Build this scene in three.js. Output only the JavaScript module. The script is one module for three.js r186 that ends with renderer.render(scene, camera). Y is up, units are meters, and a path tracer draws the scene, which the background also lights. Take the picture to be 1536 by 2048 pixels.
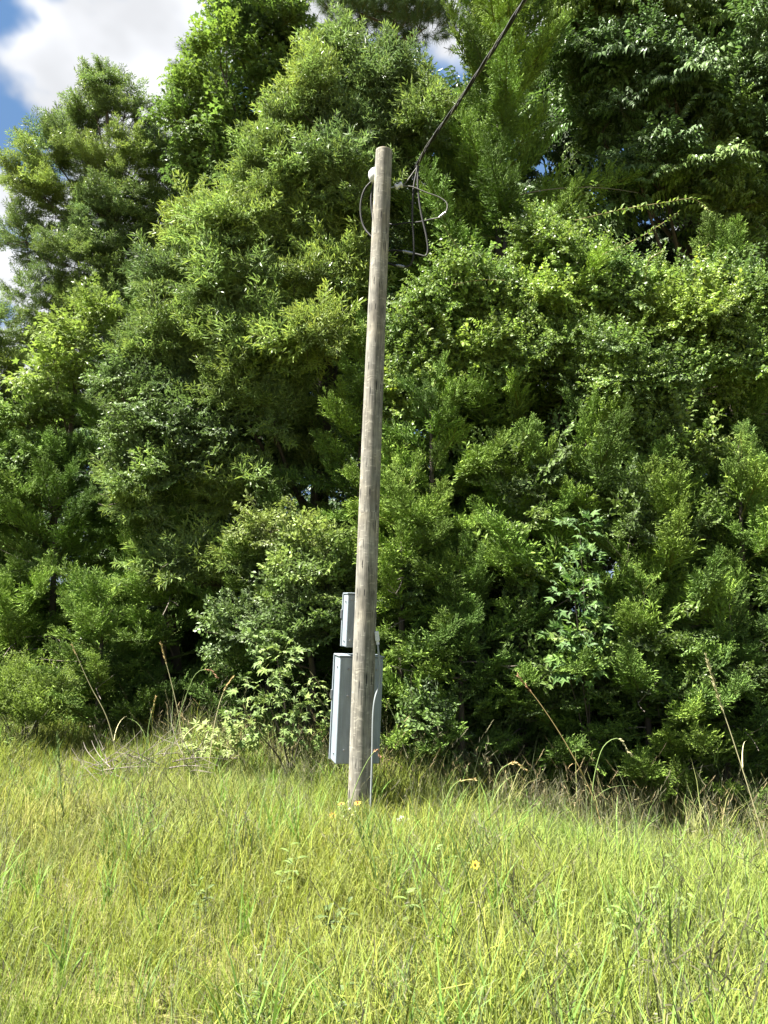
import * as THREE from 'three';
import { mergeGeometries } from 'three/addons/utils/BufferGeometryUtils.js';
import { RoundedBoxGeometry } from 'three/addons/geometries/RoundedBoxGeometry.js';

// ---------------------------------------------------------------- camera, sky, sun, exposure
const scene = new THREE.Scene();
const camera = new THREE.PerspectiveCamera(66, 0.75, 0.05, 900);
camera.position.set(0, 1.5, 0);
camera.rotation.x = 6.94 * Math.PI / 180;
const renderer = new THREE.WebGLRenderer({ antialias: true });
renderer.toneMapping = THREE.LinearToneMapping;
renderer.toneMappingExposure = 6.6;
renderer.shadowMap.enabled = true;

function mulberry(a) { return () => { a = (a + 0x6d2b79f5) | 0; let t = Math.imul(a ^ (a >>> 15), 1 | a); t = (t + Math.imul(t ^ (t >>> 7), 61 | t)) ^ t; return ((t ^ (t >>> 14)) >>> 0) / 4294967296; }; }
function hash3(i, j, k) { let h = Math.imul(i, 374761393) ^ Math.imul(j, 668265263) ^ Math.imul(k, 2147483647 ^ 1274126177); h = Math.imul(h ^ (h >>> 13), 1274126177); return ((h ^ (h >>> 16)) >>> 0) / 4294967296; }
function noise3(x, y, z) {
  const i = Math.floor(x), j = Math.floor(y), k = Math.floor(z), s = (t) => t * t * (3 - 2 * t);
  const u = s(x - i), v = s(y - j), w = s(z - k), L = (a, b, t) => a + (b - a) * t;
  return L(L(L(hash3(i, j, k), hash3(i + 1, j, k), u), L(hash3(i, j + 1, k), hash3(i + 1, j + 1, k), u), v),
    L(L(hash3(i, j, k + 1), hash3(i + 1, j, k + 1), u), L(hash3(i, j + 1, k + 1), hash3(i + 1, j + 1, k + 1), u), v), w);
}
function fbm(x, y, z, n = 5) { let a = 0.5, s = 0, t = 0; for (let o = 0; o < n; o++) { s += a * noise3(x, y, z); t += a; a *= 0.52; x = x * 2.03 + 11.7; y = y * 2.03 + 5.1; z = z * 2.03 + 3.9; } return s / t; }
const smooth = (a, b, x) => { const t = Math.min(1, Math.max(0, (x - a) / (b - a))); return t * t * (3 - 2 * t); };
const lerp = (a, b, t) => a + (b - a) * t;

{ // blue summer sky with broken cumulus all the way round
  const W = 2048, H = 1024, d = new Float32Array(W * H * 4);
  for (let r = 0; r < H; r++) {
    const el = ((r + 0.5) / H - 0.5) * Math.PI, y = Math.sin(el), c = Math.cos(el);
    for (let q = 0; q < W; q++) {
      const az = ((q + 0.5) / W - 0.5) * 2 * Math.PI, x = Math.cos(az) * c, z = Math.sin(az) * c;
      const up = Math.max(0, y), g = Math.pow(1 - up, 3.2);
      let R = lerp(0.026, 0.055, g), G = lerp(0.052, 0.08, g), B = lerp(0.1, 0.115, g);
      const k = 4.2 / (Math.max(y, 0) + 0.22), px = x * k, pz = z * k;
      const n = fbm(px + 17.62, pz + 341.43, 7.3, 7);
      const cover = smooth(0.465, 0.565, n) * smooth(-0.02, 0.1, y);
      const t = fbm(px * 2.1 + 9, pz * 2.1 + 4, 1.7, 4), w = lerp(0.13, 0.175, smooth(0.3, 0.7, t));
      R = lerp(R, w * 0.97, cover); G = lerp(G, w * 0.99, cover); B = lerp(B, w * 1.03, cover);
      const o = (r * W + q) * 4; d[o] = R; d[o + 1] = G; d[o + 2] = B; d[o + 3] = 1;
    }
  }
  const sky = new THREE.DataTexture(d, W, H, THREE.RGBAFormat, THREE.FloatType);
  sky.mapping = THREE.EquirectangularReflectionMapping; sky.magFilter = THREE.LinearFilter; sky.minFilter = THREE.LinearFilter; sky.needsUpdate = true;
  scene.background = sky; scene.environment = sky;
}
const sun = new THREE.DirectionalLight(new THREE.Color(1, 0.95, 0.86), 5);
sun.position.set(-0.46, 0.87, 0.08).multiplyScalar(40);
sun.castShadow = true; sun.shadow.mapSize.set(4096, 4096);
Object.assign(sun.shadow.camera, { left: -14, right: 14, top: 14, bottom: -14, near: 1, far: 90 });
scene.add(sun);

// ---------------------------------------------------------------- helpers
const V = (x, y, z) => new THREE.Vector3(x, y, z);
const UPV = V(0, 1, 0);
const names = new Map();
function numbered(n) { const k = names.get(n) || 0; names.set(n, k + 1); return k ? n + '_' + String(k).padStart(3, '0') : n; }
function thing(name, label, category, pos = [0, 0, 0], group) {
  const o = new THREE.Group(); o.name = numbered(name); o.position.set(...pos);
  o.userData = { label, category }; if (group) o.userData.group = group;
  scene.add(o); return o;
}
function part(name, geo, mat, parent, label) {
  const m = new THREE.Mesh(geo, mat); m.name = name; m.castShadow = m.receiveShadow = true;
  if (label) m.userData.label = label;
  parent.add(m); return m;
}
function structure(name, geo, mat) { const m = new THREE.Mesh(geo, mat); m.name = name; m.userData.kind = 'structure'; m.receiveShadow = true; scene.add(m); return m; }
function tube(pts, r, seg = 24, rad = 7) {
  const c = new THREE.CatmullRomCurve3(pts.map((p) => p.isVector3 ? p : V(...p)), false, 'centripetal');
  return new THREE.TubeGeometry(c, seg, r, rad, false);
}
function taperTube(pts, radii, seg, rad = 7) { // a tube whose radius runs through the given list
  const c = new THREE.CatmullRomCurve3(pts.map((p) => p.isVector3 ? p : V(...p)), false, 'centripetal'), g = new THREE.TubeGeometry(c, seg, 1, rad, false);
  const p = g.attributes.position, n = g.attributes.normal;
  for (let i = 0; i <= seg; i++) {
    const t = i / seg * (radii.length - 1), a = Math.min(radii.length - 2, Math.floor(t)), r = lerp(radii[a], radii[a + 1], t - a), o = c.getPointAt(i / seg);
    for (let j = 0; j <= rad; j++) { const k = i * (rad + 1) + j; p.setXYZ(k, o.x + n.getX(k) * r, o.y + n.getY(k) * r, o.z + n.getZ(k) * r); }
  }
  return g;
}
function ground(x, z) { // the verge: rolls gently and falls away behind the pole to the right
  const d = -z;
  return -0.11 * Math.max(0, Math.min(x, 5)) * smooth(3, 6, d) - 0.2 * smooth(-0.1, 1.0, x) * smooth(5.7, 7.0, d) + 0.2 * smooth(-0.8, -6, x) * smooth(4.5, 9, d) + 0.05 * (noise3(x * 0.6 + 40, 3, z * 0.6) - 0.5) * smooth(1.2, 2.2, Math.hypot(x + 0.18, z + 5.98));
}
const rgb = (r, g, b) => new THREE.Color().setRGB(r, g, b);

// ---------------------------------------------------------------- leaf and spray shapes
class Buf {
  constructor() { this.p = []; this.c = []; }
  tri(a, b, c, k) { for (const v of [a, b, c]) { this.p.push(v.x, v.y, v.z); this.c.push(k[0], k[1], k[2]); } }
  geo() { const g = new THREE.BufferGeometry(); g.setAttribute('position', new THREE.Float32BufferAttribute(this.p, 3)); g.setAttribute('color', new THREE.Float32BufferAttribute(this.c, 3)); return g; }
}
const at = (o, a, s, b = null, t = 0, c = null, u = 0) => { const v = o.clone().addScaledVector(a, s); if (b) v.addScaledVector(b, t); if (c) v.addScaledVector(c, u); return v; };
function frame(dir, n) { const d = dir.clone().normalize(), x = d.clone().cross(n); if (x.lengthSq() < 1e-6) x.set(1, 0, 0); x.normalize(); return [d, x, x.clone().cross(d)]; }
function lance(b, o, dir, n, L, W, k) { // narrow leaf, creased along the midrib
  const [d, x, z] = frame(dir, n), tip = at(o, d, L, z, -0.12 * L), m = 0.45;
  const a = at(o, d, L * m, x, W / 2, z, W * 0.22), c = at(o, d, L * m, x, -W / 2, z, W * 0.22), k2 = k.map((v) => v * 0.9);
  b.tri(o, a, tip, k); b.tri(o, tip, c, k2);
}
function ovate(b, o, dir, n, L, W, k, droop = 0.2) { // broad pointed leaf, six faces, folded and bent
  const [d, x, z] = frame(dir, n), f = W * 0.14, k2 = k.map((v) => v * 0.92);
  const m1 = at(o, d, L * 0.33, z, -droop * L * 0.08), m2 = at(o, d, L * 0.68, z, -droop * L * 0.4), tip = at(o, d, L * 0.97, z, -droop * L);
  const l1 = at(m1, x, W * 0.48, z, f), l2 = at(m2, x, W * 0.36, z, f), r1 = at(m1, x, -W * 0.48, z, f), r2 = at(m2, x, -W * 0.36, z, f);
  b.tri(o, l1, m1, k); b.tri(m1, l1, l2, k); b.tri(m1, l2, m2, k); b.tri(m2, l2, tip, k);
  b.tri(o, m1, r1, k2); b.tri(m1, r2, r1, k2); b.tri(m1, m2, r2, k2); b.tri(m2, tip, r2, k2);
}
function star(b, o, dir, n, S, k) { // palmate leaf of five pointed lobes
  const [d, x, z] = frame(dir, n), A = [-2.15, -1.02, 0, 1.02, 2.15], Ls = [0.62, 0.92, 1, 0.92, 0.62], c = at(o, d, S * 0.12);
  const pts = [at(o, d, -S * 0.02)];
  A.forEach((a, i) => { pts.push(at(at(c, d, Math.cos(a) * Ls[i] * S * 0.62, x, Math.sin(a) * Ls[i] * S * 0.62), z, -S * 0.09 * Ls[i])); if (i < 4) { const m = (a + A[i + 1]) / 2; pts.push(at(at(c, d, Math.cos(m) * S * 0.25, x, Math.sin(m) * S * 0.25), z, S * 0.03)); } });
  for (let i = 1; i < pts.length - 1; i++) b.tri(c, pts[i], pts[i + 1], i % 2 ? k : k.map((v) => v * 0.93));
  b.tri(c, pts[0], pts[1], k); b.tri(c, pts[pts.length - 1], pts[0], k);
}
function ribbon(b, o, dir, n, L, W, k) { const [d, x] = frame(dir, n), e = at(o, d, L), m = at(o, d, L * 0.55); b.tri(at(o, x, W * 0.4), at(m, x, -W / 2), at(m, x, W / 2), k); b.tri(at(o, x, W * 0.4), at(o, x, -W * 0.4), at(m, x, -W / 2), k); b.tri(at(m, x, W / 2), at(m, x, -W / 2), e, k); }
function twig(b, pts, r0, r1, k) {
  const ring = (p, r) => [at(p, V(1, 0, 0), r), at(p, V(-0.5, 0, 0.87), r), at(p, V(-0.5, 0, -0.87), r)];
  for (let i = 0; i < pts.length - 1; i++) {
    const n = pts.length - 1, a = ring(pts[i], lerp(r0, r1, i / n)), c = ring(pts[i + 1], lerp(r0, r1, (i + 1) / n));
    for (let j = 0; j < 3; j++) { const l = (j + 1) % 3; b.tri(a[j], a[l], c[j], k); b.tri(a[l], c[l], c[j], k); }
  }
}
function arc(o, dir, bend, L, n) { const pts = [o.clone()], d = dir.clone().normalize(); let p = o.clone(); for (let i = 0; i < n; i++) { p = at(p, d, L / n); pts.push(p); d.addScaledVector(bend, 1 / n).normalize(); } return pts; }
function along(pts, t) { const f = Math.min(0.9999, Math.max(0, t)) * (pts.length - 1), i = Math.floor(f); return [pts[i].clone().lerp(pts[i + 1], f - i), pts[i + 1].clone().sub(pts[i]).normalize()]; }
const rv = (R) => V(R() * 2 - 1, R() * 2 - 1, R() * 2 - 1);
const grey = (R, lo, hi) => { const v = lerp(lo, hi, R()); return [v, v, v]; };
const BARK = [0.75, 0.55, 0.5];

// every spray grows along +y with its upper side towards +z
function oakSpray(R) {
  const b = new Buf(), main = arc(V(0, 0, 0), V(0, 1, 0.1), V((R() - 0.5) * 0.5, 0, 0.15), 0.44, 5), lines = [[main, 0.44]];
  twig(b, main, 0.004, 0.0015, BARK);
  for (let i = 0; i < 8; i++) {
    const [o, d] = along(main, 0.15 + 0.1 * i), s = (i % 2 ? 1 : -1);
    const L = lerp(0.22, 0.1, i / 8) * (0.8 + 0.4 * R()), l = arc(o, V(s * (0.7 + 0.4 * R()), 0.75, (R() - 0.35) * 0.9), V(0, 0.3, 0.2), L, 3);
    twig(b, l, 0.0025, 0.001, BARK); lines.push([l, L]);
  }
  for (const [l, L] of lines) {
    const n = Math.round(L / 0.026);
    for (let i = 1; i <= n; i++) {
      const t = i / n, [o, d] = along(l, t), dir = d.clone().multiplyScalar(0.55 + 0.5 * t).add(rv(R).multiplyScalar(0.85)), y = t > 0.72 ? R() : R() * 0.25;
      const g = 0.8 + 0.4 * R();
      lance(b, o, dir, rv(R).addScaledVector(V(0, 0, 1), 0.5), 0.075 + 0.05 * R(), 0.017 + 0.009 * R(), [g * lerp(1, 1.5, y), g * lerp(1, 1.25, y), g * lerp(1, 0.9, y)]);
    }
  }
  return b.geo();
}
function cedarSpray(R) { // finger-like scaly shoots on flat branchlets
  const b = new Buf(), L = 0.32, main = arc(V(0, 0, 0), V(0, 1, 0), V((R() - 0.5) * 0.6, 0, 0.5 * R()), L, 5);
  twig(b, main, 0.004, 0.002, [0.9, 0.66, 0.5]);
  ribbon(b, along(main, 0.55)[0], along(main, 0.8)[1], rv(R), L * 0.5, 0.013, [1.1, 1.1, 0.95]);
  for (let i = 0; i < 11; i++) {
    const t = 0.08 + 0.083 * i, [o, d] = along(main, t), s = i % 2 ? 1 : -1, l = (L * 0.42 * Math.pow(1 - t, 0.7) + 0.04) * (0.7 + 0.6 * R()), k0 = 0.75 + 0.4 * R();
    const dir = d.clone().multiplyScalar(0.9).add(V(s * (0.6 + 0.4 * R()), 0, (R() - 0.4) * 1.1)), ax = arc(o, dir, V(0, 0.4, 0.15), l, 3);
    ribbon(b, o, dir, V(0, 0, 1).add(rv(R)), l, 0.013, [k0, k0, k0 * 0.9]);
    const n = Math.max(3, Math.round(l / 0.02));
    for (let j = 0; j <= n; j++) {
      const u = (j + 0.4) / (n + 0.4), [q, e] = along(ax, u), side = V(-e.y, e.x, 0).multiplyScalar(j % 2 ? 1 : -1), k = k0 * (0.85 + 0.35 * R()), y = smooth(0.5, 1, u) * R();
      ribbon(b, q, e.clone().add(side.multiplyScalar(0.65)).add(rv(R).multiplyScalar(0.45)), rv(R), (0.036 + 0.03 * R()) * (1.15 - 0.4 * u), 0.0115, [k * (1 + 0.4 * y), k * (1 + 0.25 * y), k]);
    }
  }
  return b.geo();
}
function gumSpray(R) {
  const b = new Buf(), main = arc(V(0, 0, 0), V(0, 1, 0.15), V((R() - 0.5) * 0.7, 0, 0.3), 0.34, 4);
  twig(b, main, 0.004, 0.0018, BARK);
  for (let i = 0; i < 13; i++) {
    const t = 0.12 + 0.075 * i * (0.9 + 0.1 * R()), [o, d] = along(main, t), a = i * 2.4 + R(), pd = V(Math.cos(a), 0.45 + 0.5 * R(), Math.sin(a) * 0.8 + 0.3), PL = 0.05 + 0.05 * R();
    const e = at(o, pd.normalize(), PL); twig(b, [o, e], 0.001, 0.001, [0.9, 1, 0.7]);
    const k = 0.78 + 0.44 * R();
    star(b, e, pd.clone().add(V(0, 0, -0.5 - 0.4 * R())), V(0, 0, 1).add(rv(R).multiplyScalar(0.55)), 0.075 + 0.05 * R(), [k, k * (1 + 0.08 * R()), k]);
  }
  return b.geo();
}
function cherrySpray(R) {
  const b = new Buf();
  for (let s = 0; s < 3; s++) {
    const l = arc(V(0, 0.06 * s, 0), V((s - 1) * 0.6 + (R() - 0.5) * 0.4, 1, 0.25), V((R() - 0.5) * 0.4, 0, -0.7), 0.3 + 0.14 * R(), 4);
    twig(b, l, 0.0035, 0.0015, BARK);
    for (let i = 0; i < 12; i++) {
      const [o, d] = along(l, 0.12 + 0.075 * i), sd = i % 2 ? 1 : -1, k = 0.75 + 0.5 * R();
      ovate(b, o, d.clone().multiplyScalar(0.5).add(V(sd * (0.6 + 0.4 * R()), 0.2, -0.45 - 0.5 * R())), V(0, 0, 1).add(rv(R).multiplyScalar(0.5)), 0.075 + 0.035 * R(), 0.03 + 0.012 * R(), [k, k, k], 0.3 + 0.2 * R());
    }
  }
  return b.geo();
}
function elmSpray(R) {
  const b = new Buf(), main = arc(V(0, 0, 0), V(0, 1, 0.1), V((R() - 0.5) * 0.6, 0, -0.1), 0.4, 4), lines = [main];
  for (let i = 0; i < 6; i++) { const [o] = along(main, 0.15 + 0.13 * i); lines.push(arc(o, V((i % 2 ? 1 : -1) * 0.9, 0.7, (R() - 0.4) * 0.7), V(0, 0.2, 0), 0.2 - 0.018 * i, 3)); }
  lines.forEach((l, q) => {
    twig(b, l, 0.003, 0.001, BARK);
    const n = q ? 6 : 10;
    for (let i = 1; i <= n; i++) { const [o, d] = along(l, i / n), x = V(-d.y, d.x, 0).multiplyScalar(i % 2 ? 1 : -1), k = 0.75 + 0.5 * R(); ovate(b, o, d.clone().multiplyScalar(0.6).add(x).add(rv(R).multiplyScalar(0.9)), V(0, 0, 1).add(rv(R).multiplyScalar(1.1)), 0.05 + 0.03 * R(), 0.03 + 0.014 * R(), [k, k, k], 0.15); }
  });
  return b.geo();
}
function vineSpray(R) {
  const b = new Buf();
  for (let s = 0; s < 4; s++) {
    const L = 0.3 + 0.3 * R(), l = arc(V((R() - 0.5) * 0.1, 0.03 * s, 0), V((R() - 0.5) * 1.6, 1, (R() - 0.3) * 0.9), V((R() - 0.5) * 1.2, -0.2, -0.5 * R()), L, 6);
    twig(b, l, 0.0022, 0.0012, [1.1, 0.8, 0.55]);
    const n = Math.round(L / 0.042);
    for (let i = 0; i <= n; i++) for (const sd of [-1, 1]) {
      const t = i / n, [o, d] = along(l, t), k = 0.75 + 0.45 * R(), y = R() < 0.05 ? 1 : t > 0.7 ? 0.5 * R() : 0.15 * R(), z = (1 - 0.4 * t) * (0.75 + 0.5 * R());
      ovate(b, o, d.clone().multiplyScalar(0.4).add(V(-d.y, d.x, 0.2).multiplyScalar(sd)).add(rv(R).multiplyScalar(0.8)), V(0, 0, 1).add(rv(R).multiplyScalar(1.1)), 0.075 * z, 0.048 * z, [k * lerp(1, 1.5, y), k * lerp(1, 1.25, y), k * lerp(1, 0.8, y)], 0.25);
    }
  }
  return b.geo();
}
function pineSpray(R) {
  const b = new Buf(), l = arc(V(0, 0, 0), V(0, 1, 0.3), V(0, 0, 0.4), 0.3, 3);
  twig(b, l, 0.008, 0.005, [1.2, 0.7, 0.5]);
  for (let i = 0; i < 130; i++) { const [o, d] = along(l, 0.35 + 0.65 * R()), k = 0.75 + 0.5 * R(); ribbon(b, o, d.clone().multiplyScalar(0.8).add(rv(R)), rv(R), 0.15 + 0.07 * R(), 0.004, [k, k, k]); }
  return b.geo();
}
function willowSpray(R) {
  const b = new Buf();
  for (let s = 0; s < 4; s++) {
    const l = arc(V((R() - 0.5) * 0.08, 0, (R() - 0.5) * 0.08), V((R() - 0.5) * 0.7, 1, (R() - 0.5) * 0.7), V(0, 0, 0), 0.28 + 0.16 * R(), 4);
    twig(b, l, 0.002, 0.001, [0.9, 0.9, 0.5]);
    for (let i = 1; i < 24; i++) { const [o, d] = along(l, i / 24), k = 0.8 + 0.4 * R(); lance(b, o, d.clone().multiplyScalar(0.7).add(rv(R).multiplyScalar(0.8)), rv(R), 0.035 + 0.025 * R(), 0.009, [k, k, k]); }
  }
  return b.geo();
}
// ---------------------------------------------------------------- materials
function leafMat(trans, coat, coatR = 0.35) { return new THREE.MeshPhysicalMaterial({ color: 0xffffff, vertexColors: true, side: THREE.DoubleSide, roughness: 1, specularIntensity: 0.5, transmission: trans, thickness: 0, clearcoat: coat, clearcoatRoughness: coatR }); }
const M = {
  oak: leafMat(0.36, 0.35, 0.33), cedar: leafMat(0.18, 0.04, 0.5), gum: leafMat(0.38, 0.22, 0.33), cherry: leafMat(0.34, 0.3, 0.3), elm: leafMat(0.36, 0.25, 0.32), vine: leafMat(0.4, 0.45, 0.32), pine: leafMat(0.2, 0.15), willow: leafMat(0.42, 0.15),
  grass: leafMat(0.4, 0.15, 0.45),
  bark: new THREE.MeshStandardMaterial({ color: rgb(0.075, 0.06, 0.045), roughness: 0.95 }),
  brush: new THREE.MeshStandardMaterial({ color: rgb(0.15, 0.13, 0.11), roughness: 0.95 }),
  deadTwig: new THREE.MeshStandardMaterial({ color: rgb(0.2, 0.17, 0.14), roughness: 0.95 }),
};
const variants = (f, n, seed) => Array.from({ length: n }, (_, i) => f(mulberry(seed + i * 77)));
function placed(g, m, k) { const q = g.clone().applyMatrix4(m), c = q.attributes.color; for (let i = 0; i < c.count; i++) c.setXYZ(i, c.getX(i) * k, c.getY(i) * k, c.getZ(i) * k); return q; }
function basis(pos, dir, up, s) { const y = dir.clone().normalize(), x = y.clone().cross(up); if (x.lengthSq() < 1e-4) x.set(1, 0, 0); x.normalize(); const z = x.clone().cross(y); return new THREE.Matrix4().makeBasis(x.multiplyScalar(s), y.multiplyScalar(s), z.multiplyScalar(s)).setPosition(pos); }
function branch(sprays, n, L, spread, droop = 0) { // a forked branch carrying several sprays
  return (R) => {
    const l = arc(V(0, 0, 0), V(0, 1, 0), V((R() - 0.5) * 0.8, 0, 0.3 - droop), L, 5), b = new Buf(), gs = []; twig(b, l, 0.007, 0.003, BARK);
    for (let i = 0; i < n; i++) {
      const u = i === n - 1 ? 1 : 0.12 + 0.85 * i / n, [o, d] = along(l, u), s = i % 2 ? 1 : -1, dir = i === n - 1 ? d : d.clone().multiplyScalar(0.8).add(V(s * spread * (0.5 + 0.6 * R()), 0, (R() - 0.4) * spread)).addScaledVector(rv(R), 0.25);
      gs.push(placed(sprays[Math.floor(R() * sprays.length)], basis(o, dir, V(0, 0, 1).addScaledVector(rv(R), 0.5), 0.7 + 0.45 * R()), 0.8 + 0.4 * R()));
    }
    gs.push(b.geo()); return mergeGeometries(gs);
  };
}
function cedarBough(sprays, L) { // a plume: long sprays at its foot, short ones towards the pointed tip
  return (R) => {
    const l = arc(V(0, 0, 0), V(0, 1, 0), V((R() - 0.5) * 0.9, 0, 0.9 * R() - 0.15), L, 7), b = new Buf(), gs = [], m = Math.max(6, Math.round(L / 0.042)), fat = (0.8 + 0.4 * R()) * Math.min(1, 0.5 + 0.55 * L); twig(b, l, 0.003 + L * 0.009, 0.002, BARK);
    for (let j = 0; j <= m; j++) {
      const u = lerp(0.16, 1, j / m), [q, d] = along(l, u), s = j % 2 ? 1 : -1, dir = j === m ? d : d.clone().multiplyScalar(0.85).add(V(s * (0.3 + 0.6 * R()) * (1.1 - 0.5 * u), 0, (R() - 0.35) * 0.8)).addScaledVector(rv(R), 0.3);
      gs.push(placed(sprays[Math.floor(R() * sprays.length)], basis(q, dir, V(0, 0, 1).addScaledVector(rv(R), 0.7), lerp(1.0, 0.4, u * u) * fat * (0.75 + 0.5 * R())), 0.8 + 0.4 * R()));
    }
    gs.push(b.geo()); return mergeGeometries(gs);
  };
}
const CEDAR_L = [0.3, 0.5, 0.8, 1.25];
const SPRAYS = (() => {
  const s = { oak: variants(oakSpray, 4, 11), cedar: variants(cedarSpray, 5, 21), gum: variants(gumSpray, 4, 31), cherry: variants(cherrySpray, 4, 41), elm: variants(elmSpray, 3, 51), vine: variants(vineSpray, 4, 61), pine: variants(pineSpray, 2, 71), willow: variants(willowSpray, 3, 81) };
  return { oak: variants(branch(s.oak, 6, 0.4, 0.9), 6, 911), gum: variants(branch(s.gum, 6, 0.36, 0.9), 6, 931), cherry: variants(branch(s.cherry, 5, 0.36, 0.9, 0.5), 6, 941), elm: variants(branch(s.elm, 5, 0.32, 0.9), 5, 951), vine: variants(branch(s.vine, 5, 0.25, 1.3, 0.3), 6, 961), pine: s.pine, willow: s.willow, cedar: CEDAR_L.flatMap((L, i) => variants(cedarBough(s.cedar, L), 4, 1000 + i * 500)) };
})();

class Crown { // sprays gathered for one plant, then built as its foliage
  constructor(kind) { this.kind = kind; this.lists = SPRAYS[kind].map(() => []); }
  add(R, pos, dir, up, scale, color, from = 0, n = this.lists.length) {
    this.lists[from + Math.floor(R() * n)].push([basis(pos, dir, up, scale), color]);
  }
  build(parent, name = 'foliage') {
    this.lists.forEach((l, i) => {
      if (!l.length) return;
      const o = new THREE.InstancedMesh(SPRAYS[this.kind][i], M[this.kind], l.length); o.name = name; o.castShadow = o.receiveShadow = true; o.userData.kind = 'stuff';
      l.forEach(([m, c], k) => { o.setMatrixAt(k, m); o.setColorAt(k, c); });
      parent.add(o);
    });
  }
}
function tint(R, pal, pos, f = 0.9) { // palette colour that wanders from clump to clump
  const n = Math.min(0.999, Math.max(0, (noise3(pos.x * f + 9, pos.y * f, pos.z * f + 4) - 0.5) * 1.5 + 0.5 + (R() - 0.5) * 0.5)) * (pal.length - 1), i = Math.floor(n), t = n - i, v = 0.7 + 0.55 * R();
  const a = pal[i], c = pal[Math.min(pal.length - 1, i + 1)];
  return rgb(lerp(a[0], c[0], t) * v, lerp(a[1], c[1], t) * v, lerp(a[2], c[2], t) * v);
}
function trunkAndLimbs(t, base, lobes, r, seed) {
  const R = mulberry(seed), gy = ground(base[0], base[1]) - 0.15, top = lobes.reduce((a, l) => (l[1] > a[1] ? l : a));
  const pts = [V(base[0], gy, base[1])];
  for (let i = 1; i <= 5; i++) { const f = i / 5; pts.push(V(lerp(base[0], top[0], f * f) + (R() - 0.5) * 0.2, lerp(gy, top[1], f), lerp(base[1], top[2], f * f) + (R() - 0.5) * 0.2)); }
  part('trunk', taperTube(pts, [r * 1.25, r, r * 0.85, r * 0.65, r * 0.4, r * 0.12], 24, 8), M.bark, t);
  const c = new THREE.CatmullRomCurve3(pts);
  for (const l of lobes) {
    const f = Math.min(0.92, Math.max(0.08, (l[1] - gy) / (top[1] - gy) - 0.14)), o = c.getPoint(f), e = V(l[0], l[1], l[2]), m = o.clone().lerp(e, 0.55); m.y -= 0.05 * o.distanceTo(e);
    const k = r * 0.36 * (1 - 0.6 * f), gs = [taperTube([o, m, e], [k, k * 0.7, k * 0.35], 8, 5)];
    for (let i = 0; i < 7; i++) { const a = rv(R).normalize(), s = e.clone().lerp(m, 0.5 * R()), q = V(l[0] + a.x * l[3] * 0.85, l[1] + a.y * l[4] * 0.85, l[2] + a.z * l[3] * 0.85), h = s.clone().lerp(q, 0.5).addScaledVector(rv(R), 0.06); gs.push(taperTube([s, h, q], [k * 0.35, k * 0.2, 0.003], 5, 4)); }
    part('limb', mergeGeometries(gs), M.bark, t);
  }
}
function fillLobes(crown, lobes, pal, R, { density = 9, scale = 1, up = 0.35, wild = 0.6, inner = 0.3, f = 0.9, reach = 0.5, split = 1 } = {}) {
  const parts = split < 2 ? lobes : lobes.flatMap(([x, y, z, rx, ry]) => Array.from({ length: split }, () => { const o = rv(R), s = 0.55 + 0.35 * R(), q = 0.8 + 0.4 * R(); return [x + o.x * rx * 0.6, y + o.y * ry * 0.6, z + o.z * rx * 0.6, rx * s * q, ry * s / q]; }));
  for (const [x, y, z, rx, ry] of parts) {
    const n = Math.round(density * (rx * rx + 2 * rx * ry) * 4.19 + 2), hx = Math.max(rx * 0.25, rx - reach * scale), hy = Math.max(ry * 0.2, ry - reach * scale);
    for (let i = 0; i < n; i++) {
      const d = rv(R); while (d.lengthSq() > 1 || d.lengthSq() < 0.01) d.copy(rv(R)); d.normalize();
      const lump = 0.6 + 0.7 * noise3(x * 3 + d.x * 2.3 + 50, y * 3 + d.y * 2.3 + 50, z * 3 + d.z * 2.3 + 50);
      const r = lump * lerp(inner, 1, Math.sqrt(R())), p = V(x + d.x * hx * r, y + d.y * hy * r, z + d.z * hx * r);
      const dir = d.clone().multiply(V(1, Math.min(1.2, ry / rx), 1)).addScaledVector(UPV, up).addScaledVector(rv(R), wild);
      if (p.y < ground(p.x, p.z) + 0.1) continue;
      crown.add(R, p, dir, UPV.clone().addScaledVector(rv(R), 0.35), scale * (R() < 0.1 ? 1.15 + 0.25 * R() : 0.55 + 0.65 * R()), tint(R, pal, p, f));
    }
  }
}
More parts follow.
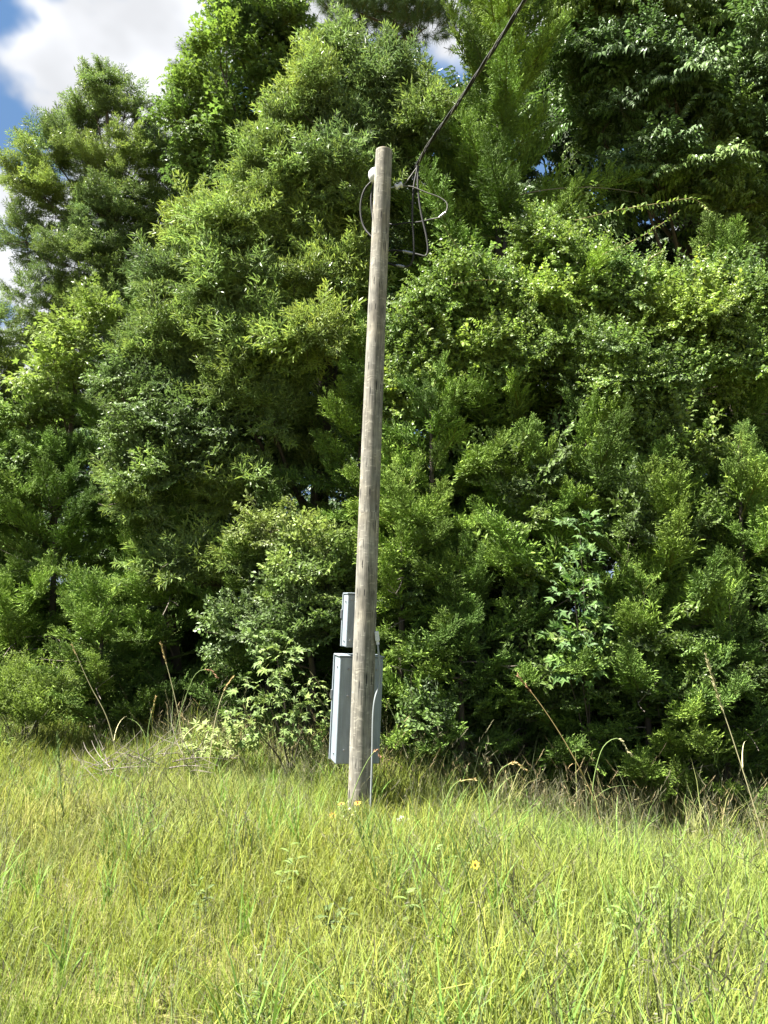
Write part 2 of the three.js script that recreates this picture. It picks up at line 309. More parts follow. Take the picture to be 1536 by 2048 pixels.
const CROWNS = {
  far_oak: { base: [-5.25, -15.00], lobes: [[-5.68,12.21,-15.00,0.33,0.46], [-5.99,11.85,-15.20,0.44,0.47], [-5.33,11.61,-15.10,0.46,0.51], [-6.57,11.48,-15.40,0.52,0.52], [-6.92,10.85,-15.20,0.51,0.46], [-7.26,10.19,-15.00,0.45,0.40], [-4.85,11.02,-15.30,0.47,0.52], [-6.13,10.41,-15.20,0.82,0.62], [-5.14,10.30,-15.00,0.81,0.71], [-4.50,10.59,-15.40,0.47,0.62], [-6.71,9.66,-15.20,0.82,0.61], [-5.40,9.23,-15.00,1.00,0.70], [-4.52,9.54,-15.40,0.62,0.72], [-7.18,8.81,-15.00,0.50,0.50], [-5.88,8.19,-14.80,0.98,0.69], [-4.83,8.37,-15.20,0.91,0.81], [-6.72,7.56,-15.00,0.69,0.59], [-5.51,7.15,-15.00,1.09,0.79], [-6.61,6.53,-15.00,0.74,0.59], [-5.36,5.93,-15.00,1.08,0.78], [-6.80,5.33,-15.00,0.68,0.58], [-5.61,4.93,-15.00,0.97,0.78]] },
  edge_oak: { base: [-7.14, -14.00], lobes: [[-7.30,6.67,-14.00,0.46,0.46], [-7.16,5.82,-14.00,0.50,0.37], [-7.55,5.44,-14.00,0.73,0.82], [-7.14,4.70,-14.00,0.72,0.63]] },
  back_gum: { base: [-1.99, -13.00], lobes: [[-2.68,11.89,-13.00,0.63,0.63], [-2.88,10.97,-12.80,0.54,0.48], [-3.25,10.17,-12.80,0.45,0.42], [-1.90,12.45,-13.20,0.82,0.64], [-2.93,9.61,-12.80,0.59,0.43], [-1.94,11.12,-13.00,0.80,0.71], [-1.23,11.31,-13.00,0.54,0.63], [-2.19,10.06,-13.00,0.71,0.62], [-1.51,10.10,-13.20,0.63,0.63], [-2.25,13.18,-13.00,0.91,0.73], [-3.23,9.31,-13.00,0.44,0.53], [-3.53,10.54,-12.80,0.28,0.30], [-3.55,9.89,-12.80,0.31,0.31], [-2.51,9.07,-12.90,0.61,0.48], [-2.86,8.66,-13.00,0.52,0.44]] },
  main_oak: { base: [-0.77, -9.80], lobes: [[-0.45,8.64,-9.60,0.30,0.23], [-0.05,8.14,-9.50,0.42,0.32], [-0.66,8.07,-9.40,0.39,0.35], [0.31,8.07,-9.70,0.33,0.36], [-1.12,7.39,-9.30,0.38,0.32], [-0.81,7.63,-9.30,0.44,0.38], [-0.55,7.43,-9.20,0.69,0.50], [0.14,7.35,-9.40,0.60,0.51], [-1.69,6.67,-9.20,0.37,0.31], [-1.08,6.58,-9.00,0.67,0.48], [-0.30,6.56,-9.30,0.62,0.56], [-2.11,6.05,-9.20,0.37,0.31], [-1.59,5.84,-8.90,0.65,0.47], [-0.77,5.74,-9.10,0.67,0.51], [-2.48,5.45,-9.30,0.34,0.31], [-1.99,5.09,-8.90,0.65,0.44], [-1.19,4.89,-8.70,0.57,0.34], [-0.47,4.96,-9.20,0.55,0.42], [-1.64,4.30,-8.70,0.57,0.34], [-0.93,4.38,-8.40,0.44,0.25], [-2.38,4.68,-9.10,0.48,0.36], [-1.70,3.84,-8.50,0.44,0.22], [-1.27,3.58,-8.60,0.33,0.20], [-2.58,4.34,-9.00,0.41,0.29], [-2.01,1.97,-8.60,0.46,0.25], [-1.41,1.95,-8.30,0.32,0.21], [-2.80,2.68,-8.60,0.41,0.19], [-1.64,2.72,-8.90,0.51,0.20], [-0.82,3.24,-9.20,0.36,0.30]] },
  pale_gum: { base: [-4.45, -10.20], lobes: [[-3.81,5.26,-10.00,0.28,0.26], [-4.01,4.89,-9.90,0.32,0.29], [-4.20,4.39,-9.80,0.35,0.32], [-4.45,3.78,-9.70,0.38,0.35], [-4.22,3.89,-9.90,0.32,0.32], [-4.56,3.25,-9.60,0.34,0.31], [-4.35,3.08,-9.70,0.34,0.31], [-4.58,2.63,-9.60,0.31,0.28], [-5.11,3.48,-9.80,0.32,0.57]] },
  glossy_elm: { base: [-2.34, -9.30], lobes: [[-3.01,4.10,-8.90,0.26,0.24], [-2.62,3.86,-8.80,0.43,0.31], [-2.69,3.37,-8.70,0.42,0.34], [-2.21,3.47,-8.60,0.47,0.33], [-1.93,3.07,-8.60,0.42,0.30], [-2.42,2.96,-8.60,0.47,0.28], [-1.89,3.53,-8.90,0.29,0.26]] },
  leafy_shrub: { base: [-0.67, -7.90], lobes: [[-0.63,2.01,-7.70,0.29,0.22], [-0.52,1.72,-7.60,0.29,0.29], [-0.85,1.67,-7.60,0.34,0.24], [-0.70,1.34,-7.50,0.33,0.24], [-1.20,1.38,-7.70,0.39,0.24], [-1.51,1.24,-7.80,0.29,0.22], [-0.39,2.02,-7.80,0.20,0.25], [-0.88,1.11,-7.50,0.28,0.16], [-1.16,2.29,-8.00,0.25,0.18]] },
  vine_shrub: { base: [1.99, -8.90], lobes: [[0.96,4.98,-8.40,0.23,0.21], [0.72,4.79,-8.30,0.38,0.27], [1.04,4.70,-8.20,0.38,0.38], [1.65,5.43,-8.50,0.38,0.25], [2.10,5.83,-8.70,0.30,0.19], [1.60,4.82,-8.30,0.42,0.28], [0.49,4.31,-8.20,0.40,0.30], [0.17,4.25,-8.20,0.24,0.32], [1.12,4.16,-8.10,0.48,0.32], [2.21,5.14,-8.50,0.38,0.25], [2.26,4.79,-8.30,0.49,0.38], [2.78,4.86,-8.40,0.38,0.23], [2.78,4.55,-8.10,0.48,0.37], [3.41,4.77,-8.30,0.32,0.25], [3.32,4.40,-8.00,0.47,0.37], [3.91,4.72,-8.10,0.32,0.43], [1.92,4.11,-8.10,0.42,0.32], [2.44,3.94,-7.90,0.46,0.34], [3.05,3.78,-7.90,0.46,0.33], [3.72,3.97,-8.00,0.37,0.31], [2.64,3.33,-7.80,0.40,0.30], [2.82,2.98,-7.80,0.30,0.25], [0.70,3.84,-8.10,0.42,0.32], [0.27,3.67,-8.10,0.32,0.32], [2.32,4.31,-8.20,0.38,0.32], [4.20,4.22,-8.10,0.32,0.64]] },
  right_cherry: { base: [4.42, -11.00], lobes: [[2.75,9.89,-10.40,0.58,0.43], [3.36,9.89,-10.30,0.64,0.43], [2.91,9.04,-10.30,0.42,0.46], [3.44,8.90,-10.00,0.62,0.41], [3.93,8.38,-9.90,0.54,0.37], [3.35,8.31,-10.00,0.41,0.31], [4.11,9.89,-10.60,0.66,0.44], [4.59,8.45,-10.00,0.48,0.41], [4.77,9.89,-10.60,0.59,0.51], [4.98,8.97,-9.90,0.41,0.48], [5.05,8.23,-10.00,0.41,0.41], [4.86,7.64,-10.10,0.48,0.41], [3.05,8.12,-10.40,0.28,0.42], [3.65,7.32,-9.80,0.46,0.26], [4.21,7.09,-9.90,0.47,0.30], [3.38,7.04,-9.80,0.33,0.23], [4.91,6.87,-10.00,0.40,0.34], [4.38,11.04,-10.80,1.13,0.53], [5.62,10.29,-10.50,0.66,0.66], [3.04,10.78,-10.60,0.89,0.44], [5.60,7.78,-10.20,0.55,0.97], [5.04,6.74,-10.60,0.64,0.35]] },
  low_gum: { base: [1.88, -7.50], lobes: [[1.76,2.17,-7.05,0.16,0.15], [1.75,1.88,-6.95,0.15,0.15], [1.66,1.57,-6.90,0.17,0.17], [1.71,1.31,-6.85,0.20,0.19], [1.66,1.06,-6.80,0.19,0.17], [1.51,1.19,-6.85,0.13,0.13]] },
  box_sapling: { base: [-0.79, -7.00], lobes: [[-0.92,1.06,-6.90,0.18,0.11], [-1.06,0.85,-6.85,0.21,0.14], [-0.76,0.80,-6.90,0.21,0.17], [-0.94,0.61,-6.80,0.25,0.17], [-0.66,0.56,-6.80,0.17,0.19], [-1.17,0.56,-6.80,0.17,0.13]] },
  pale_sapling: { base: [-1.50, -7.20], lobes: [[-1.61,0.36,-7.10,0.13,0.09], [-1.38,0.36,-7.05,0.16,0.08], [-1.20,0.41,-7.00,0.11,0.08]] },
  left_bush: { base: [-3.45, -7.90], lobes: [[-3.57,0.68,-7.90,0.27,0.20], [-3.28,0.64,-7.80,0.22,0.19], [-3.62,0.53,-7.70,0.29,0.24], [-3.33,0.44,-7.70,0.31,0.17]] },
  understory: { base: [1.59, -8.00], lobes: [[1.15,2.76,-7.70,0.30,0.30], [1.41,2.25,-7.60,0.29,0.29], [1.10,1.81,-7.50,0.26,0.28], [1.62,2.92,-7.80,0.25,0.25], [2.20,2.54,-7.60,0.27,0.24], [2.92,2.24,-7.50,0.24,0.24], [2.38,2.13,-7.30,0.23,0.23], [1.95,0.82,-7.10,0.27,0.22], [1.42,0.65,-7.10,0.26,0.26], [2.49,0.71,-7.00,0.26,0.22], [3.10,0.79,-7.00,0.26,0.26], [1.29,1.30,-7.30,0.25,0.27], [2.17,1.17,-7.20,0.23,0.23], [2.82,1.35,-7.10,0.18,0.18], [0.15,1.58,-7.50,0.24,0.33], [0.87,0.89,-7.30,0.23,0.27], [0.40,0.49,-7.00,0.22,0.22]] },
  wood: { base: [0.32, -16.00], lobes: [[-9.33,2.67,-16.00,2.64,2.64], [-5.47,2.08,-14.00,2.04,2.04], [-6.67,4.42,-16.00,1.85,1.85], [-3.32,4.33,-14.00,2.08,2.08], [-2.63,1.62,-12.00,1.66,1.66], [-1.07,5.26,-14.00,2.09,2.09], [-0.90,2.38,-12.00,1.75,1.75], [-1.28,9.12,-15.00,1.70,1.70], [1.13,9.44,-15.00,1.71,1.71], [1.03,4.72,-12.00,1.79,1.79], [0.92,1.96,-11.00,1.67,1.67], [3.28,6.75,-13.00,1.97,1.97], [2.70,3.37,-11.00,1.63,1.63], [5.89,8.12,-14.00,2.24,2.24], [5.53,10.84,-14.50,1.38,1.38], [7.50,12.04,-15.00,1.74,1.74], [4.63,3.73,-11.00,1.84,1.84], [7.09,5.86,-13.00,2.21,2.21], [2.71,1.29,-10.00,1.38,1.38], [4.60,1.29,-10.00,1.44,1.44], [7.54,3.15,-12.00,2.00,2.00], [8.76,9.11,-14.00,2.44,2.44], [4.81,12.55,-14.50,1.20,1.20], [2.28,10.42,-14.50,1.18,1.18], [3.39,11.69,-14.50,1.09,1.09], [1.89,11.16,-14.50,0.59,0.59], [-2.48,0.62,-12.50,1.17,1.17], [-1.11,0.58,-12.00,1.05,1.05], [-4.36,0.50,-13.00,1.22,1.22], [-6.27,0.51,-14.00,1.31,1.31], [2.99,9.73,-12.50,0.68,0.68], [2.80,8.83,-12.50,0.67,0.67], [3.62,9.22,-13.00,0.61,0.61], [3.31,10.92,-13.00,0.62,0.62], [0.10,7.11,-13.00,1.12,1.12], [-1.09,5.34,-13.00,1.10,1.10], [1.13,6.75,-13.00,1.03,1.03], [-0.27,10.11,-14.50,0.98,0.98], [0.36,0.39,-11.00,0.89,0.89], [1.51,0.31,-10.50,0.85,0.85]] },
};
const CEDARS = [  // x, z, height, widest radius
  [-3.27, -10.60, 6.22, 0.71],
  [-3.98, -9.60, 3.51, 0.91],
  [-5.08, -9.80, 3.74, 0.93],
  [-2.44, -8.90, 2.66, 0.79],
  [-3.02, -8.50, 1.64, 0.59],
  [-0.28, -8.30, 4.62, 0.55],
  [1.36, -9.40, 10.67, 1.28],
  [0.88, -9.90, 8.31, 0.82],
  [0.50, -7.78, 3.80, 0.69],
  [0.15, -7.48, 2.72, 0.43],
  [1.96, -7.78, 3.43, 0.84],
  [2.63, -7.48, 2.87, 0.71],
  [3.33, -7.48, 3.11, 0.71],
  [4.07, -8.90, 5.90, 0.85],
  [-1.20, -8.40, 2.49, 0.59],
  [1.31, -7.70, 3.06, 0.64],
  [2.34, -7.18, 1.80, 0.50],
  [2.98, -7.08, 1.62, 0.47],
  [0.69, -7.23, 1.89, 0.48],
  [-4.15, -9.00, 1.82, 0.57],
  [3.89, -7.48, 2.53, 0.71],
  [3.37, -9.60, 5.24, 0.91],
];

// ---------------------------------------------------------------- ground
{
  const N = 150, g = new THREE.BufferGeometry(), P = [], U = [], I = [], m = (i) => { const t = i / N * 2 - 1; return Math.sign(t) * (12 * Math.abs(t) + 388 * Math.pow(Math.abs(t), 6)); };
  for (let j = 0; j <= N; j++) for (let i = 0; i <= N; i++) { const x = m(i), z = m(j) - 6; P.push(x, ground(x, z), z); U.push(x, z); }
  for (let j = 0; j < N; j++) for (let i = 0; i < N; i++) { const a = j * (N + 1) + i, b = a + 1, c = a + N + 1, d = c + 1; I.push(a, c, b, b, c, d); }
  g.setAttribute('position', new THREE.Float32BufferAttribute(P, 3)); g.setAttribute('uv', new THREE.Float32BufferAttribute(U, 2)); g.setIndex(I); g.computeVertexNormals();
  const S = 512, d = new Uint8Array(S * S * 4), R = mulberry(5);
  for (let y = 0; y < S; y++) for (let x = 0; x < S; x++) {
    const n = fbm(x / 40, y / 40, 2.5, 5), k = 0.6 + 0.5 * R(), q = n * k, o = (y * S + x) * 4;
    d[o] = 38 + 95 * q; d[o + 1] = 38 + 85 * q; d[o + 2] = 20 + 45 * q; d[o + 3] = 255;
  }
  const tx = new THREE.DataTexture(d, S, S); tx.colorSpace = THREE.SRGBColorSpace; tx.wrapS = tx.wrapT = THREE.RepeatWrapping; tx.magFilter = THREE.LinearFilter; tx.repeat.set(0.7, 0.7); tx.needsUpdate = true;
  structure('ground', g, new THREE.MeshStandardMaterial({ map: tx, roughness: 1 }));
}

// ---------------------------------------------------------------- trees
const PAL = {
  farOak: [[0.1, 0.17, 0.054], [0.14, 0.22, 0.054], [0.19, 0.275, 0.056]],
  oak: [[0.1, 0.17, 0.054], [0.15, 0.235, 0.054], [0.215, 0.3, 0.058]],
  gum: [[0.085, 0.15, 0.036], [0.12, 0.195, 0.034], [0.165, 0.24, 0.034]],
  paleGum: [[0.115, 0.185, 0.04], [0.16, 0.24, 0.044], [0.21, 0.285, 0.05]],
  elm: [[0.095, 0.155, 0.04], [0.13, 0.2, 0.044], [0.185, 0.245, 0.05]],
  vine: [[0.095, 0.175, 0.042], [0.14, 0.235, 0.044], [0.195, 0.295, 0.046]],
  cherry: [[0.08, 0.15, 0.036], [0.115, 0.195, 0.036], [0.17, 0.25, 0.038]],
  shrub: [[0.065, 0.12, 0.03], [0.095, 0.16, 0.03], [0.14, 0.21, 0.034]],
  cedar: [[0.075, 0.14, 0.027], [0.108, 0.187, 0.03], [0.155, 0.242, 0.034]],
  pine: [[0.065, 0.115, 0.036], [0.085, 0.14, 0.038]],
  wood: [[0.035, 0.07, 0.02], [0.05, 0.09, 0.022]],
};
function lobeTree(name, label, category, key, kind, pal, r, seed, opts, group) {
  const C = CROWNS[key], t = thing(name, label, category, [0, 0, 0], group), cr = new Crown(kind), R = mulberry(seed);
  trunkAndLimbs(t, C.base, C.lobes, r, seed + 1);
  fillLobes(cr, C.lobes, PAL[pal], R, opts); cr.build(t, 'crown');
  return t;
}
lobeTree('oak_tree', 'tall hazy green oak with narrow leaves standing against the clouds, behind the others', 'tree', 'far_oak', 'oak', 'farOak', 0.14, 100, { density: 11, scale: 0.6, wild: 1.1, inner: 0.1, reach: 0.22 });
lobeTree('oak_tree', 'oak crown only just reaching into view beside the open sky', 'tree', 'edge_oak', 'oak', 'farOak', 0.14, 110, { density: 11, scale: 0.6, wild: 1.1, inner: 0.1, reach: 0.22 });
lobeTree('sweetgum_tree', 'tall sweetgum with star shaped leaves rising between the clouds and the pine', 'tree', 'back_gum', 'gum', 'gum', 0.15, 120, { density: 5, scale: 0.95, split: 3 });
lobeTree('willow_oak_tree', 'broad willow oak with yellow green narrow leaves directly behind the pole', 'tree', 'main_oak', 'oak', 'oak', 0.13, 130, { density: 14, scale: 0.64, wild: 1, f: 1.5, split: 4 });
lobeTree('sweetgum_tree', 'young pale sweetgum with bright star leaves at the open end of the thicket', 'tree', 'pale_gum', 'gum', 'paleGum', 0.06, 140, { density: 11, scale: 0.75, up: 0.6 });
lobeTree('elm_tree', 'small elm with pale glossy leaves in front of the willow oak', 'tree', 'glossy_elm', 'elm', 'elm', 0.06, 150, { density: 14, scale: 0.72 });
lobeTree('leafy_shrub', 'leafy green shrub behind the two grey electrical boxes', 'shrub', 'leafy_shrub', 'elm', 'elm', 0.035, 160, { density: 15, scale: 0.7 });
lobeTree('understory_shrub', 'dark leafy understory shrub showing in the gaps between the lower cedars', 'shrub', 'understory', 'elm', 'shrub', 0.03, 165, { density: 13, scale: 0.7, wild: 0.9 });
lobeTree('cherry_tree', 'dark green broadleaf tree with drooping glossy leaves filling the upper corner', 'tree', 'right_cherry', 'cherry', 'cherry', 0.16, 170, { density: 7, scale: 0.9, up: 0.15, split: 3 });
{ // vines smothering a shrub
  const t = lobeTree('climbing_vine', 'bright yellow green vine smothering the shrubs beside the pole', 'vine', 'vine_shrub', 'vine', 'vine', 0.05, 180, { density: 11, scale: 0.68, up: 0.3, wild: 1.1, f: 1.6, split: 4 });
  const leaf = []; for (let i = 0; i < 3; i++) { const b = new Buf(), k = 0.9 + 0.1 * i; ovate(b, V(0, 0, 0), V(0, 1, 0), V(0, 0, 1), 0.06, 0.034, [k, k, k], 0.25 + 0.1 * i); leaf.push(b.geo()); }
  const mats = [[0.16, 0.25, 0.042], [0.14, 0.23, 0.04], [0.2, 0.28, 0.045]].map((c) => { const m = leafMat(0.45, 0.4); m.color = rgb(...c); return m; });
  const R = mulberry(188);
  const stalkGreen = new THREE.MeshStandardMaterial({ color: rgb(0.2, 0.17, 0.06), roughness: 0.8 });
  const shoots = [[[0.99,4.95,-7.75],[0.78,5.14,-7.7],[0.6,5.39,-7.65]],[[1.98,5.49,-7.75],[2.49,5.59,-7.7],[2.88,5.63,-7.65],[3.17,5.64,-7.6],[3.3,5.47,-7.55]],[[2.23,5.11,-7.75],[2.68,5.31,-7.7],[3.01,5.52,-7.65]],[[3.17,4.79,-7.75],[3.21,5.04,-7.7],[3.32,5.2,-7.65]],[[0.47,4.26,-7.75],[0.29,4.45,-7.7],[0.16,4.54,-7.65]],[[1.24,4.84,-7.75],[0.98,4.82,-7.7],[0.69,4.75,-7.65]],[[2.68,4.84,-7.75],[2.72,5.04,-7.7],[2.86,5.12,-7.65]]];
  for (const s of shoots) {
    const c = new THREE.CatmullRomCurve3(s.map((p) => V(...p))), L = c.getLength(), sh = part('shoot', tube(s, 0.003, 20, 5), stalkGreen, t), n = Math.round(L / 0.04);
    for (let i = 1; i <= n; i++) for (const sd of [-1, 1]) {
      const o = c.getPointAt(i / n), d = c.getTangentAt(i / n), q = part('leaf', leaf[Math.floor(R() * 3)], mats[Math.floor(R() * 3)], sh);
      const dir = d.clone().multiplyScalar(0.4).add(V(-d.y * sd, d.x * sd - 0.5, 0.5 * (R() - 0.3))).addScaledVector(rv(R), 0.7).normalize(), x = dir.clone().cross(rv(R).add(V(0, 0.7, 0.7))).normalize(), z = x.clone().cross(dir), k = lerp(1.15, 0.6, i / n) * (0.85 + 0.3 * R());
      q.matrixAutoUpdate = false; q.matrix.makeBasis(x.multiplyScalar(k), dir.multiplyScalar(k), z.multiplyScalar(k)).setPosition(o); q.matrix.decompose(q.position, q.quaternion, q.scale); q.matrixAutoUpdate = true;
    }
  }
}
function cedar(x, z, h, rad, label, seed, pal = 'cedar') {
  const t = thing('cedar_tree', label, 'tree', [0, 0, 0], 'cedars of the thicket'), R = mulberry(seed), gy = ground(x, z), cr = new Crown('cedar'), lean = (R() - 0.5) * 0.05;
  const H = h - gy, axis = (f) => V(x + lean * H * f, gy + H * f, z + lean * 0.5 * H * f);
  part('trunk', taperTube([axis(-0.03), axis(0.3), axis(0.65), axis(0.985)], [0.02 + H * 0.011, 0.012 + H * 0.009, 0.01 + H * 0.005, 0.006], 16, 7), M.bark, t);
  const n = Math.round(H > 4.8 ? 26 + H * 15 : 22 + H * 10);
  for (let i = 0; i < n; i++) {
    const f = 0.04 + 0.95 * Math.pow((i + R()) / n, 0.92), a = i * 2.39996 + R() * 0.9;
    const prof = (f < 0.5 ? 1 : Math.pow((1 - f) / 0.5, 0.7)) * (0.75 + 0.5 * noise3(f * 4 + seed, a * 0.6, 3)), long = R() < 0.3 ? 1.25 + 0.4 * R() : 0.6 + 0.55 * R(), L = (rad * prof + 0.16) * long;
    const o = axis(f), out = V(Math.cos(a), 0, Math.sin(a)), rise = lerp(0.12, 1.3, f * f * f) + (R() - 0.5) * 0.7;
    const c = L < 0.39 ? 0 : L < 0.63 ? 1 : L < 1 ? 2 : 3;
    cr.add(R, o, out.clone().addScaledVector(UPV, rise), UPV.clone().addScaledVector(rv(R), 0.4), L / CEDAR_L[c] * 0.95, tint(R, PAL[pal], at(o, out, L), 1.2), c * 4, 4);
  }
  for (let i = 0; i < 5; i++) { // bare dead twigs poking out
    const f = 0.08 + 0.6 * R(), a = R() * 6.283, o = axis(f), out = V(Math.cos(a), 0.3 * (R() - 0.3), Math.abs(Math.sin(a))), l = arc(o, out, rv(R).multiplyScalar(0.9), rad * (0.9 + 0.5 * R()), 6), [q, e] = along(l, 0.6);
    part('dead_twig', mergeGeometries([taperTube(l, [0.009, 0.005, 0.002], 9, 5), taperTube(arc(q, e.clone().addScaledVector(rv(R), 0.9), rv(R).multiplyScalar(0.5), 0.25, 3), [0.003, 0.0015], 5, 4)]), M.deadTwig, t);
  }
  cr.build(t, 'crown');
  return t;
}
const CEDAR_LABELS = ['slender cedar with its tip beside the pale sweetgum, below the far oak', 'broad young cedar at the open end of the thicket', 'cedar at the very edge of view beside the sweetgum', 'cedar below the small glossy elm', 'low cedar spreading over the tall grass near the brush pile', 'cedar whose top shows just beside the middle of the pole', 'tallest cedar of the thicket, feathery, under the black service cable', 'tall cedar half hidden between the pole top and the tallest cedar', 'cedar beside the pole, wound with vine leaves', 'small cedar touching the pole from behind', 'cedar standing under the vine mass, midway to the corner', 'cedar with bright branch tips below the vine', 'cedar with long upright branch tips near the tall seed stalk', 'tall cedar behind the vines at the frame edge', 'shaded cedar behind the leafy shrub', 'shaded cedar deep behind the low sweetgum', 'low cedar with bright tips right of the low sweetgum', 'lowest cedar, its light green top beside the bluestem stalk', 'low dark cedar right of the grey boxes', 'low cedar behind the willow bush', 'cedar cut off by the frame edge, in front', 'cedar rising behind the vine mass under the cherry tree'];
CEDARS.forEach(([x, z, h, r], i) => cedar(x, z, h, r, CEDAR_LABELS[i], 300 + i * 13));

{ // two pines far behind
  const make = (label, x, z, h, tufts, seed) => {
    const t = thing('pine_tree', label, 'tree', [0, 0, 0]), R = mulberry(seed), cr = new Crown('pine');
    part('trunk', taperTube([[x, -0.2, z], [x + 0.1, h * 0.5, z], [x, h, z]], [0.2, 0.15, 0.03], 16, 8), M.bark, t);
    for (const [a, b, c, r] of tufts) {
      part('limb', taperTube([[x, b - 0.6, z], [lerp(x, a, 0.6), b - 0.25, lerp(z, c, 0.6)], [a, b, c]], [0.05, 0.035, 0.015], 8, 5), M.bark, t);
      for (let i = 0; i < 60 * r * r / 0.25; i++) { const d = rv(R), p = V(a + d.x * r, b + d.y * r * 0.75, c + d.z * r); cr.add(R, p, d.addScaledVector(UPV, 0.7), UPV, 1.3, tint(R, PAL.pine, p)); }
    }
    cr.build(t, 'crown');
  };
  make('dark pine top showing above the willow oak', 0.3, -20, 19.5, [[-0.1, 17.75, -20, 0.75], [0.85, 17.8, -19.8, 0.7], [-0.95, 18.0, -20, 0.6], [1.2, 17.5, -20.1, 0.5], [-1.7, 18.4, -20, 0.6], [0.4, 18.9, -20, 0.9]], 901);
  make('distant pine whose tip pokes out of the sweetgum crown', -4.75, -19, 15.7, [[-4.8, 15.5, -19, 0.3], [-4.35, 15.05, -19, 0.3], [-5, 14.8, -19, 0.3], [-4.6, 14.2, -19, 0.6]], 902);
}
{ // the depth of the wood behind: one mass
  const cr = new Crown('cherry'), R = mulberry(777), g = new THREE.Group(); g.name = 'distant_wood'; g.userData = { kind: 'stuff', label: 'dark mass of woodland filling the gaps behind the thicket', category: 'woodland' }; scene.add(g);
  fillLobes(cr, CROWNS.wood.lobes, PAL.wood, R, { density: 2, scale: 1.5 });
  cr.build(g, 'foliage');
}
// saplings whose leaves can be told apart: each leaf a mesh
function leafySapling(name, label, category, key, pal, perLobe, seed, size) {
  const C = CROWNS[key], t = thing(name, label, category), R = mulberry(seed), gy = ground(...C.base);
  const mats = pal.map((c) => { const m = leafMat(0.38, 0.15); m.color = rgb(...c); return m; });
  const geos = [0, 1, 2, 3].map((i) => { const b = new Buf(), r = mulberry(seed + i), k = 0.9 + 0.2 * r(); star(b, V(0, 0.05, 0), V(0, 1, -0.3 * r()), V((r() - 0.5) * 0.4, 0, 1), size * (0.85 + 0.3 * r()), [k, k, k]); twig(b, [V(0, 0, 0), V(0, 0.05, 0)], 0.0012, 0.001, [1, 0.9, 0.7]); return b.geo(); });
  for (const l of C.lobes) {
    const e = V(l[0], l[1], l[2]), o = V(C.base[0], gy - 0.05, C.base[1]), m = o.clone().lerp(e, 0.5); m.x = lerp(m.x, C.base[0], 0.4);
    part('stem', taperTube([o, m, e], [0.012, 0.007, 0.003], 10, 5), M.bark, t);
    for (let i = 0; i < perLobe; i++) {
      const d = rv(R).normalize(), r = Math.cbrt(R()), p = V(l[0] + d.x * l[3] * r, l[1] + d.y * l[4] * r, l[2] + d.z * l[3] * r), q = part('leaf', geos[Math.floor(R() * 4)], mats[Math.floor(R() * mats.length)], t);
      const dir = d.addScaledVector(V(0, -0.25, 0.3), 1).normalize(), x = dir.clone().cross(V(0, 0.8, 0.5).addScaledVector(rv(R), 0.6)).normalize(), z = x.clone().cross(dir);
      q.quaternion.setFromRotationMatrix(new THREE.Matrix4().makeBasis(x, dir, z)); q.position.copy(p); q.scale.setScalar(0.75 + 0.5 * R());
    }
  }
  return t;
}
leafySapling('sweetgum_sapling', 'low sweetgum with large star leaves hanging in the shade right of the pole', 'sapling', 'low_gum', [[0.08, 0.155, 0.03], [0.11, 0.2, 0.03], [0.065, 0.135, 0.03]], 34, 410, 0.11);
leafySapling('maple_sapling', 'maple leaved sapling growing beside the larger grey box', 'sapling', 'box_sapling', [[0.13, 0.2, 0.045], [0.18, 0.25, 0.06], [0.1, 0.16, 0.035]], 46, 420, 0.085);
leafySapling('maple_sapling', 'low pale leaved sapling at the end of the brush pile', 'sapling', 'pale_sapling', [[0.24, 0.3, 0.09], [0.19, 0.25, 0.06]], 40, 430, 0.08);
{
  const C = CROWNS.left_bush, t = thing('willow_bush', 'light green bushy shrub with small narrow leaves at the grass edge', 'shrub'), cr = new Crown('willow'), R = mulberry(440);
  for (let i = 0; i < 14; i++) { const l = C.lobes[i % 4]; part('stem', taperTube([[C.base[0] + (R() - 0.5) * 0.2, ground(...C.base) - 0.05, C.base[1]], [lerp(C.base[0], l[0], 0.6), l[1] - 0.2, l[2]], [l[0] + (R() - 0.5) * 0.3, l[1] + 0.1, l[2] + (R() - 0.5) * 0.3]], [0.008, 0.005, 0.002], 8, 5), M.bark, t); }
  fillLobes(cr, C.lobes, [[0.15, 0.23, 0.035], [0.19, 0.27, 0.04]], R, { density: 90, up: 1.1, scale: 0.8, reach: 0.25 }); cr.build(t, 'foliage');
}

